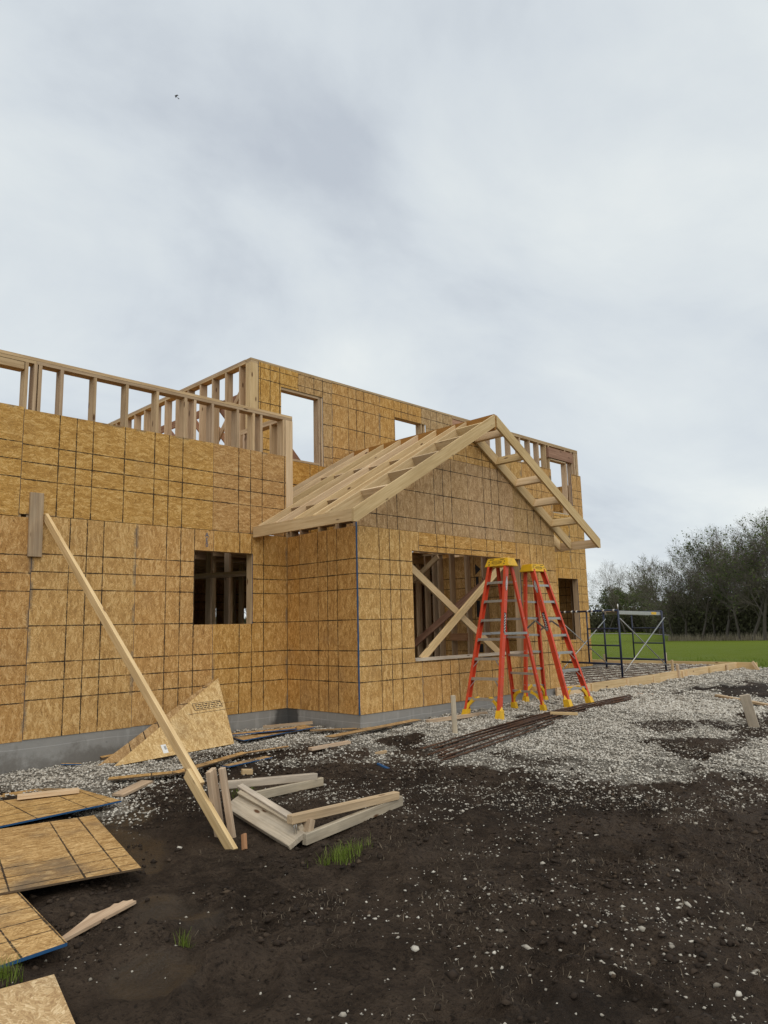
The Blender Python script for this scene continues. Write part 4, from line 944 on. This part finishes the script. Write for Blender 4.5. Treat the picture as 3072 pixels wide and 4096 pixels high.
strip('strand board strip on the mud reaching toward the long brace', (3.42, 7.33), (4.10, 6.95), .14, .035)
strip('narrow curled strand board strip beyond the long brace', (3.95, 6.98), (4.90, 7.14), .12, .04)
strip('second short strand board strip with blue edge beside the narrow curled strip', (4.42, 6.80), (5.02, 6.86), .11, .03, edge='edge_blue')
strip('straight strand board strip ending the narrow curled one', (4.86, 7.16), (5.38, 6.98), .07, .035)
strip('broad strand board strip with blue edges at the inner corner foundation', (5.40, 8.02), (6.42, 7.86), .30, .045, edge='edge_blue')
strip('strand board strip overlapping the broad one near the inner corner', (5.48, 8.28), (6.10, 7.74), .16, .07, edge='edge_blue')
strip('short thick scrap against the concrete in the inner corner', (6.02, 8.36), (6.56, 7.98), .10, .06, .03, 'old', 'old')
strip('long strand board strip pointing away along the bay foundation', (5.98, 6.98), (7.62, 7.02), .15, .055, edge='edge_dark')
strip('tan strip lying in the mud in front of the long pointing strip', (5.55, 6.80), (6.10, 6.74), .08, .02, .03, 'old', 'old')
strip('flat strip tucked under the long pointing strip', (6.22, 7.62), (7.02, 6.94), .12, .035)
strip('dark wet board scrap on the mud near the gravel edge', (3.27, 6.80), (3.66, 6.98), .14, .02, .02, 'old', 'old')
strip('small scrap under the tip of the triangles', (3.86, 8.48), (4.20, 8.40), .12, .05, .03)
strip('tiny blue edged chip on the gravel by the long wall', (3.42, 8.50), (3.60, 8.40), .05, .03, .012, 'osb_ground', 'edge_blue')
loose('wood_block', 'small pale wood block in the mud right of the stakes', 'wood scrap', (4.42, 6.50, gz(4.45, 6.5)+.02), (4.52, 6.46, gz(4.5, 6.48)+.02), .06, .05, 'new')
loose('blue_chip', 'blue painted wood chip alone on the mud', 'wood scrap', (5.63, 5.78, gz(5.63, 5.78)+.012), (5.60, 5.58, gz(5.6, 5.58)+.012), .03, .02, 'edge_blue')
loose('wood_block', 'small brown wood chip half buried near the blue chip', 'wood scrap', (6.02, 6.22, gz(6.02, 6.22)+.01), (6.13, 6.14, gz(6.13, 6.14)+.01), .05, .03, 'old')
loose('lumber_offcut', 'board laid along the bay foundation behind the lone stake', 'wood scrap', (7.60, 6.83, gz(7.6, 6.83)+.025), (8.75, 6.72, gz(8.7, 6.72)+.012), .06, .045, 'old')
loose('wood_block', 'short wood block lying across the rusty bars', 'wood scrap', (9.02, 5.82, gz(9.05, 5.75)+.085), (9.20, 5.50, gz(9.15, 5.6)+.085), .055, .036, 'new')
loose('wood_block', 'brown wood scrap on the gravel near the porch forms', 'wood scrap', (12.30, 6.16, gz(12.3, 6.1)+.016), (12.55, 6.02, gz(12.5, 6.05)+.016), .07, .03, 'red')
loose('lumber_offcut', 'pale board lying across the gravel behind the leaning stake', 'wood scrap', (13.4, 5.25, gz(13.4, 5.25)+.04), (12.3, 3.6, gz(12.3, 3.6)+.03), .089, .038, 'new')

# ------------------------------------------------------------------ rusty reinforcing bars
for i in range(17):
    q = (i+.5)/17
    a = V((6.44-.30*q+rng.uniform(-.05, .05), 5.84-.60*q, 0)); b = V((11.80+rng.uniform(-.25, .08), 6.11-.20*q+rng.uniform(-.03, .03), 0))
    if i > 12: b = a.lerp(b, .42+.08*rng.random()); b.y -= .02
    a.x += rng.uniform(-.1, .1); n = 7; bm = bmesh.new(); pr = None; lift = .022+.016*(i % 3)
    ph = rng.uniform(0, 6); base = []
    for k in range(n+1):
        p = a.lerp(b, k/n); p.y += .012*math.sin(ph+k*.6); base.append(p)
    zs = np.array([gz(p.x, p.y) for p in base]); tt = np.arange(n+1)/n; fit = np.polyfit(tt, zs, 2); line = np.polyval(fit, tt)
    up_ = max(0.0, float(np.max(zs-line))-.018)                       # stiff bars rest on the high spots
    for k in range(n+1): base[k].z = float(line[k])+up_+lift
    for k in range(n): bm_tube(bm, base[k], base[k+1], .0085, 7)
    tag(from_bm('reinforcing_bar', bm, M['rust']), 'long rusty reinforcing bar in the loose bundle on the gravel' if i <= 12 else 'shorter rusty reinforcing bar along the near side of the bundle', 'steel bar', 'rusty bars in the bundle' if i <= 12 else 'short rusty bars beside the bundle')

# ------------------------------------------------------------------ porch slab forms and steel mat
fm = thing('slab_form', 'new timber form boards staked around the porch slab bed', 'formwork', (15.5, 7.1, .3))
def form(p0, p1, z0, z1, mat='new', nm='form_board'):
    beam(nm, (*p0, (z0+z1)/2), (*p1, (z0+z1)/2), .038, z1-z0, M[mat], fm, bev=.002)
form((11.22, 7.095), (12.40, 7.085), .20, .44); form((12.405, 7.085), (15.20, 7.105), .235, .438); form((15.205, 7.105), (19.78, 7.20), .245, .445)
form((19.80, 6.70), (19.88, 12.0), .25, .445)
form((17.45, 12.02), (19.86, 12.02), .25, .44)
for (x, h, lean) in ((12.36, .43, .02), (13.75, .42, .05), (14.9, .42, .0), (16.12, .58, .0), (16.35, .43, -.02), (16.62, .42, .10), (17.9, .42, .0), (19.0, .43, .0)):
    y = 7.055+.012*max(0, x-12)
    beam('stake', (x-lean, y-.02, gz(x, y-.05)-.08), (x, y, h), .07, .036, M['old'] if x in (16.12,) else M['new'], fm, up=(0, -1, 0), bev=.002)
beam('stake', (16.02, 7.17, .25), (16.0, 7.165, .68), .06, .036, M['new'], fm, up=(0, -1, 0))
beam('stake', (19.55, 6.55, gz(19.5, 6.6)-.05), (19.72, 6.78, .46), .07, .036, M['new'], fm, up=(-1, 0, 0))
beam('stake', (19.95, 9.1, .1), (19.93, 9.1, .66), .07, .036, M['grey'], fm, up=(-1, 0, 0)); beam('stake', (19.95, 10.9, .1), (19.93, 10.9, .60), .09, .036, M['grey'], fm, up=(-1, 0, 0))
mat_ = thing('rebar_mat', 'rusty steel bar mat lying in the porch slab bed', 'rebar mat', (15.5, 8.5, .38))
for i in range(7):
    y = 7.42+.37*i+rng.uniform(-.03, .03); bm = bmesh.new(); bm_tube(bm, (11.7+rng.uniform(0, .3), y, .392), (19.4, y+rng.uniform(-.05, .05), .392), .0065, 6); from_bm('bar', bm, M['rust'], mat_)
for i in range(13):
    x = 11.95+.58*i+rng.uniform(-.04, .04); bm = bmesh.new(); bm_tube(bm, (x, 7.25, .405), (x+rng.uniform(-.05, .05), 9.75 if x < 17.3 else 11.6, .405), .0065, 6); from_bm('bar', bm, M['rust'], mat_)

# ------------------------------------------------------------------ scaffold
sc = thing('scaffold', 'low navy blue steel scaffold with silver cross braces on the porch slab bed', 'scaffold', (15.9, 8.4, .38))
A0, A1 = V((14.47, 7.55, 0)), V((14.86, 9.25, 0)); B0, B1 = V((16.83, 7.69, 0)), V((17.20, 9.38, 0))
def scaf_frame(p, q, dz):
    mid = (p+q)/2; zt = 1.765+dz; z0 = .372
    bm = bmesh.new()
    bm_tube(bm, p+UP*z0, p+UP*(zt+.012), .0225, 10); bm_tube(bm, q+UP*z0, q+UP*(zt+.012), .0225, 10)
    bm_tube(bm, p+UP*zt, q+UP*zt, .0225, 10); bm_tube(bm, p+UP*(.655+dz), q+UP*(.655+dz), .0225, 10)
    fr = from_bm('end_frame', bm, M['navy'], sc)
    bm = bmesh.new(); bm_tube(bm, mid+UP*(.655+dz), mid+UP*zt, .018, 8); from_bm('inner_post', bm, M['navy'], fr)
    for z in (1.385, 1.035):
        bm = bmesh.new(); bm_tube(bm, p+UP*(z+dz), mid+UP*(z+dz), .016, 8); from_bm('rung', bm, M['navy'], fr)
    return fr
fa = scaf_frame(A0, A1, .005); fb = scaf_frame(B0, B1, -.02)
bm = bmesh.new(); bm_tube(bm, A0+UP*1.77, A0+UP*1.90, .017, 8); from_bm('coupling_pin', bm, M['galv'], fa)
for k, q in enumerate((.06, .22, .40, .47, .66, .74, .86, .96)):
    p = A0.lerp(A1, q)+UP*1.77; d = (A1-A0).normalized(); bm = bmesh.new(); bm_tube(bm, p-d*.022, p+d*.022, .026, 8); from_bm('tape_band', bm, M['white'], fa)
for (p, q) in ((A0, B0), (A1, B1)):
    bm = bmesh.new(); off = V((.0, -.03, 0)); bm_tube(bm, p+off+UP*1.60, q+off+UP*.50, .012, 8); from_bm('cross_brace', bm, M['galv'], sc)
    bm = bmesh.new(); off = V((.0, -.055, 0)); bm_tube(bm, p+off+UP*.50, q+off+UP*1.60, .012, 8); from_bm('cross_brace', bm, M['galv'], sc)
pk = thing('scaffold_plank', 'silver aluminium plank resting across the blue scaffold', 'plank', (15.7, 7.8, 1.77))
d = (B0-A0).normalized(); pn = V((-d.y, d.x, 0)); za, zb = 1.690, 1.660
def pl(q, off, z): return A0.lerp(B0, q)+pn*off+UP*(za*(1-q)+zb*q+z)
for off in (.03, .30): beam('side_rail', pl(.015, off, .035), pl(.985, off, .035), .03, .075, M['alu'], pk)
beam('deck', pl(.015, .165, .06), pl(.985, .165, .06), .235, .012, M['old'], pk)
beam('yellow_tape', pl(.76, .013, .035), pl(.88, .013, .035), .003, .055, M['yellow'], pk)

# ------------------------------------------------------------------ straw, grass tufts
def blades(name, P, length, width, lean, tone, mat, label, cat=None, kind=None, group=None, seg=2, rootw=1.0):
    n = len(P); a = rn.rand(n)*6.2832; dirx, diry = np.cos(a), np.sin(a); z0 = ground_h(P[:, 0], P[:, 1])-.004
    rows = []
    for k in range(seg+1):
        q = k/seg; out = lean*length*q**1.6; up = length*np.sqrt(np.clip(1-(lean*q**.8)**2, .02, 1))*q; w = width*(1-q*.85)
        cx_ = P[:, 0]+dirx*out; cy_ = P[:, 1]+diry*out
        rows.append(np.stack([cx_-diry*w, cy_+dirx*w, z0+up], -1)); rows.append(np.stack([cx_+diry*w, cy_-dirx*w, z0+up], -1))
    Vv = np.stack(rows, 1); m = 2*(seg+1); f = np.array([(2*k, 2*k+1, 2*k+3, 2*k+2) for k in range(seg)])
    F = (f[None]+(np.arange(n)*m)[:, None, None]).reshape(-1, 4)
    me = mesh_np(name, Vv.reshape(-1, 3), F, 4, dict(tone=np.repeat(tone, m))); me.materials.append(M[mat])
    o = reg(bpy.data.objects.new(name, me)); return tag(o, label, cat, group, kind)
def tuft(label, x, y, rx, ry, n, h, grp='green grass tufts in the mud'):
    P = np.stack([x+rn.randn(n)*rx*.5, y+rn.randn(n)*ry*.5], -1)
    return blades('grass_tuft', P, h*(.45+.75*rn.rand(n)), .0013+.0012*rn.rand(n), .15+.5*rn.rand(n), rn.beta(2.5, 2, n), 'blade', label, 'grass', kind='stuff')
tuft('bright green grass tuft in the mud before the sawhorse', 3.50, 3.95, .20, .10, 420, .075)
tuft('sparse green blades behind the upper sawhorse leg', 4.05, 5.95, .16, .09, 110, .07)
tuft('little green tuft standing alone in the wet mud at lower left', 2.08, 3.555, .025, .025, 45, .075)
tuft('green tuft poking out beside the pale corner sheet', 1.27, 3.70, .07, .04, 130, .09)
P = scatter(60000, 1.6, 9.5, 1.2, 7.0, lambda x, y: np.clip(fbm(x, y, 1.5, 4, 44)*3.4+.30, 0, 1)**1.5*(1-gravel_mask(x, y))*(1-wet_mask(x, y))*sst(1.8, 3.0, x))
blades('dead_straw', P, .015+.065*rn.rand(len(P))**2.2, .0011+.0014*rn.rand(len(P)), .90+.098*rn.rand(len(P))**.5, rn.beta(1.4, 1.7, len(P)), 'straw', 'dead straw and rootlets strewn over the mud', 'straw', 'stuff', seg=2)
# fresh grass along the edge of the field behind the pad
P = scatter(14000, 20.3, 30.0, 1.0, 16.0, lambda x, y: sst(20.5, 22, x+fbm(x, y, .7, 3, 8)*1.5)*sst(31, 22, x))
blades('field_grass', P, .06+.10*rn.rand(len(P)), .006+.006*rn.rand(len(P)), .2+.5*rn.rand(len(P)), rn.beta(2, 2.5, len(P)), 'blade', 'grass at the near edge of the green field', 'grass', 'stuff', seg=1)

# ------------------------------------------------------------------ trees
def rot_about(v, ax, a):
    return Matrix.Rotation(a, 3, ax) @ v
def make_tree(seed, h, leaf_n, spread=.62, levels=5, trunk_r=.16, fork=2.2, leaf_size=.13, droop=0.0):
    r = random.Random(seed); TV, TF, CV, CF, tips = [], [], [], [], []
    def tube(Vs, Fs, pts, rad, n):
        st = len(Vs)
        for i, p in enumerate(pts):
            d = (pts[min(i+1, len(pts)-1)]-pts[max(i-1, 0)]).normalized(); x = d.orthogonal().normalized(); y = d.cross(x)
            for k in range(n):
                a = 6.2832*k/n; Vs.append(p+(x*math.cos(a)+y*math.sin(a))*rad[i])
        for i in range(len(pts)-1):
            for k in range(n): Fs.append((st+i*n+k, st+i*n+(k+1) % n, st+(i+1)*n+(k+1) % n, st+(i+1)*n+k))
    def grow(p, d, L, rad, lv):
        n = (5, 4, 3, 3, 2, 2)[min(lv, 5)]; pts = [p.copy()]; rr = [rad]; dd = d.copy()
        for i in range(n):
            dd = (dd+V((r.gauss(0, .13), r.gauss(0, .13), r.gauss(.05-droop, .08)))).normalized(); p = p+dd*(L/n); pts.append(p.copy()); rr.append(max(.007, rad*(1-.55*(i+1)/n)))
        if lv <= 1: tube(TV, TF, pts, rr, 6 if lv == 0 else 4)
        else: tube(CV, CF, pts, rr, 3)
        if lv >= levels: tips.extend(pts[1:]); return
        if lv >= levels-1: tips.extend(pts[1:])
        kids = {0: 6, 1: 5, 2: 4, 3: 4, 4: 3}[min(lv, 4)]
        for k in range(kids):
            q = (.38 if lv == 0 else .25)+(1-(.38 if lv == 0 else .25))*(k+r.random()*.8)/kids; j = min(int(q*n), n-1); b = pts[j].lerp(pts[j+1], q*n-j)
            dm = (pts[j+1]-pts[j]).normalized(); ax = rot_about(dm.orthogonal().normalized(), dm, r.random()*6.2832)
            nd = rot_about(dm, ax, r.uniform(.38, .85)*(1.0 if lv else spread*1.6))
            grow(b, nd, L*r.uniform(.48, .72)*(1.0 if lv else .95), max(.008, rr[j]*r.uniform(.42, .62)), lv+1)
        if lv > 0:
            grow(pts[-1], dd, L*.55, rr[-1], lv+1)
    grow(V((0, 0, -.3)), V((r.gauss(0, .05), r.gauss(0, .05), 1)), h*.58, trunk_r, 0)
    top = max(v.z for v in CV); k = h/top
    def arr(a): return np.array([tuple(v*k) for v in a])
    tm = mesh_np('trunk', arr(TV), np.array(TF), 4, None, True); tm.materials.append(M['bark'])
    cv = arr(CV); cf = np.array(CF); tone = np.zeros(len(cv))
    if leaf_n:
        tp = np.array([tuple(v*k) for v in tips]); rr_ = np.random.RandomState(seed); nz = np.exp(rr_.randn(len(tp)//24+1)*1.3).repeat(24)[:len(tp)]; pk_ = tp[rr_.choice(len(tp), leaf_n, p=nz/nz.sum())]+rr_.randn(leaf_n, 3)*.16
        a = rr_.randn(leaf_n, 3); a /= np.linalg.norm(a, axis=1)[:, None]; b = np.cross(a, rr_.randn(leaf_n, 3)); b /= np.linalg.norm(b, axis=1)[:, None]
        s_ = leaf_size*(.5+.8*rr_.rand(leaf_n))[:, None]; q = np.stack([pk_-a*s_, pk_-b*s_*.6, pk_+a*s_, pk_+b*s_*.6], 1).reshape(-1, 3)
        lf = np.arange(leaf_n*4).reshape(-1, 4)+len(cv)
        tone = np.concatenate([tone, np.repeat(rr_.beta(2, 2, leaf_n), 4)]); cv = np.concatenate([cv, q]); nb = len(cf); cf = np.concatenate([cf, lf])
    cm = mesh_np('crown', cv, cf, 4, dict(tone=tone)); cm.materials.append(M['twig']); cm.materials.append(M['leaf'])
    if leaf_n:
        mi = np.zeros(len(cf), np.int32); mi[nb:] = 1; cm.polygons.foreach_set('material_index', mi)
    return tm, cm
KINDS = {'bare': make_tree(3, 15, 200, .70, 5, .20, leaf_size=.08), 'grey': make_tree(8, 11, 500, .72, 5, .17, leaf_size=.10), 'grey2': make_tree(15, 11, 1100, .66, 5, .17, leaf_size=.10), 'green': make_tree(21, 13, 1900, .68, 5, .2, leaf_size=.12),
         'green2': make_tree(29, 12, 1200, .72, 5, .2, leaf_size=.12), 'shrub': make_tree(37, 9, 2600, .85, 5, .12, leaf_size=.16)}
BASEH = {'bare': 15, 'grey': 11, 'grey2': 11, 'green': 13, 'green2': 12, 'shrub': 9}
def along(px, dist):
    yaw = R_(44.844)-math.atan((px-1536)/2912.0*1.0)-R_(.25); return dist*math.cos(yaw), dist*math.sin(yaw)
def tree(kind, px, dist, h, label, rz):
    x, y = along(px, dist); t = thing('tree', label, 'tree', (x, y, gz(x, y)), 'trees along the far edge of the field'); s = h/BASEH[kind]
    for nm, me_ in zip(('trunk', 'crown'), KINDS[kind]):
        o = bpy.data.objects.new(nm, me_); reg(o, t, Matrix.Translation(V((x, y, gz(x, y)))) @ Matrix.Rotation(rz, 4, 'Z') @ Matrix.Diagonal((s*rng.uniform(.92, 1.1), s*rng.uniform(.92, 1.1), s, 1)))
    return t
TREES = [('bare', 2452, 172, 17.0, 'tall bare tree standing alone against the sky left of the wood'), ('shrub', 2385, 178, 11.0, 'green budding tree right beside the house wall'), ('shrub', 2425, 186, 11.5, 'olive tree behind the foot of the lone bare tree'),
         ('green2', 2490, 180, 11.5, 'small green tree just right of the lone bare tree'), ('shrub', 2535, 168, 11.0, 'rounded light green tree in the gap of the wood'), ('green2', 2585, 150, 10.5, 'low green tree at the left end of the dark wood'),
         ('grey', 2640, 98, 10.6, 'bare grey tree at the left end of the wood, spreading crown'), ('grey2', 2690, 94, 10.2, 'bare grey tree second from the left end of the wood'), ('grey', 2745, 90, 10.8, 'bare tree in the middle of the wood with dense twigs'),
         ('grey2', 2795, 92, 10.8, 'bare twiggy tree in the middle right of the wood'), ('green2', 2845, 88, 12.0, 'half leafed tree where the wood begins to rise'), ('green', 2890, 84, 12.0, 'tree with light green leaves at its left shoulder, tallest but one'),
         ('grey', 2940, 82, 11.4, 'dark branched tree right of the light leaved one'), ('green2', 2990, 80, 11.8, 'leafing tree near the right edge of the picture'), ('green', 3055, 78, 12.8, 'tallest tree at the right edge of the picture'),
         ('grey2', 3020, 94, 13.2, 'bare tree seen behind the two rightmost trees'), ('grey', 2870, 104, 13.0, 'bare tree seen behind the light leaved one'), ('green2', 2715, 112, 12.0, 'leafing tree seen behind the bare left trees of the wood'),
         ('green', 3140, 80, 13.5, 'tree just beyond the right edge of the picture'), ('grey', 1010, 150, 13, 'bare far tree seen through the square window'), ('grey2', 860, 150, 13, 'grey far tree seen through the square window at left')]
for i, (k, px, di, h, lab) in enumerate(TREES): tree(k, px, di, h, lab, i*1.37)
# dense brush under the trees: reads as one dark mass
def brush_mass(name, label, path, n, depth, hmin, hmax, size, mat, kind='stuff', seed=3):
    r2 = np.random.RandomState(seed); path = np.array(path); q = r2.rand(n)*(len(path)-1); i = np.minimum(q.astype(int), len(path)-2); f = (q-i)[:, None]
    p = path[i]*(1-f)+path[i+1]*f; d = np.linalg.norm(p, axis=1, keepdims=True); p = p+p/d*(r2.rand(n, 1)*depth)
    top = hmin+(hmax-hmin)*np.clip(fbm(p[:, 0], p[:, 1], .22, 3, 71)*1.6+.5, 0, 1); z = ground_h(p[:, 0], p[:, 1])+top*r2.rand(n)**1.15
    c = np.stack([p[:, 0], p[:, 1], z], -1); a = r2.randn(n, 3)*[1, 1, 1.6]; a /= np.linalg.norm(a, axis=1)[:, None]; b = np.cross(a, r2.randn(n, 3)); b /= np.linalg.norm(b, axis=1)[:, None]
    s_ = size*(.5+r2.rand(n))[:, None]; v = np.stack([c-a*s_, c-b*s_*.45, c+a*s_, c+b*s_*.45], 1).reshape(-1, 3)
    me = mesh_np(name, v, np.arange(n*4).reshape(-1, 4), 4, dict(tone=np.repeat(r2.beta(2, 2, n), 4))); me.materials.append(M[mat]); return tag(reg(bpy.data.objects.new(name, me)), label, 'brush', kind=kind)
brush_mass('underbrush', 'dense dark brush filling the foot of the wood', [along(2625, 100), along(2700, 95), along(2850, 90), along(3000, 84), along(3180, 82)], 75000, 22, 3.4, 6.8, .17, 'brush')
brush_mass('far_underbrush', 'olive brush along the far road left of the wood', [along(2250, 190), along(2400, 186), along(2520, 178), along(2630, 140), along(2650, 105)], 26000, 24, 3.0, 7.0, .34, 'brush', seed=5)
brush_mass('rear_underbrush', 'distant brush behind the house', [along(700, 160), along(900, 160), along(1100, 160)], 9000, 15, 3, 7, .5, 'brush', seed=9)
# dry reeds at the edge of the wood
pa = np.array([along(2615, 97), along(2700, 91), along(2850, 86), along(3000, 80), along(3180, 77)]); n = 3600; q = rn.rand(n)*4; i = np.minimum(q.astype(int), 3); f = (q-i)[:, None]
P = pa[i]*(1-f)+pa[i+1]*f; P = P*(1+(rn.rand(n, 1)-.3)*.03)
blades('dry_reeds', P, .2+.75*rn.rand(n)**2.2, .014+.014*rn.rand(n), .05+.3*rn.rand(n), rn.rand(n), 'reed', 'dry pale reeds along the foot of the wood', 'reeds', 'stuff', seg=1)
# far gravel road
rp = [along(2200, 168), along(2400, 164), along(2560, 150), along(2640, 132)]; vv, ff = [], []
for k, (x, y) in enumerate(rp):
    for s in (0, 5.0):
        l = math.hypot(x, y); X, Y = x*(1+s/l), y*(1+s/l); vv.append((X, Y, gz(X, Y)+.06))
ff = [(2*k, 2*k+2, 2*k+3, 2*k+1) for k in range(len(rp)-1)]
me = bpy.data.meshes.new('road'); me.from_pydata(vv, [], ff); me.materials.append(M['road']); tag(reg(bpy.data.objects.new('road', me)), 'pale gravel road crossing the far field', kind='structure')

# ------------------------------------------------------------------ a bird far up
m3 = cam.matrix_world.to_3x3(); bd_ = (m3 @ V((703-1536, -(385-2048), -2946.5))).normalized(); bp = cam.matrix_world.translation+bd_*70
bird = thing('bird', 'tiny dark bird flying in the upper left sky', 'bird', bp)
fwd = (m3 @ V((-.8, .6, .2))).normalized(); upb = (m3 @ V((.3, .5, .8))).normalized(); fb_ = frame(bp, fwd, upb)
bm = bmesh.new(); bmesh.ops.create_icosphere(bm, subdivisions=2, radius=.045)
for v in bm.verts: v.co = V((v.co.x*2.4*(1 if v.co.x > 0 else 1.25), v.co.y*.8, v.co.z*.8))
from_bm('body', bm, M['bird'], bird, fb_, True)
for s in (1, -1):
    bm = bmesh.new(); pts = [(.08, .03*s, .02), (-.07, .03*s, .02), (-.10, .14*s, .09), (-.12, .24*s, .03), (-.02, .15*s, .10)]; a = [bm.verts.new(p) for p in pts]; b = [bm.verts.new(V(p)+V((0, 0, .012))) for p in pts]
    bm.faces.new(a); bm.faces.new(b[::-1])
    for i in range(5): bm.faces.new((a[i], b[i], b[(i+1) % 5], a[(i+1) % 5]))
    bmesh.ops.recalc_face_normals(bm, faces=bm.faces[:]); from_bm('wing', bm, M['bird'], bird, fb_)
bm = bmesh.new(); a = [bm.verts.new(p) for p in ((-.16, -.03, 0), (-.16, .03, 0), (-.32, .06, 0), (-.32, -.06, 0), (-.16, -.03, .01), (-.16, .03, .01), (-.32, .06, .01), (-.32, -.06, .01))]
for q in ((0, 1, 2, 3), (7, 6, 5, 4), (0, 4, 5, 1), (1, 5, 6, 2), (2, 6, 7, 3), (3, 7, 4, 0)): bm.faces.new([a[i] for i in q])
bmesh.ops.recalc_face_normals(bm, faces=bm.faces[:]); from_bm('tail', bm, M['bird'], bird, fb_)
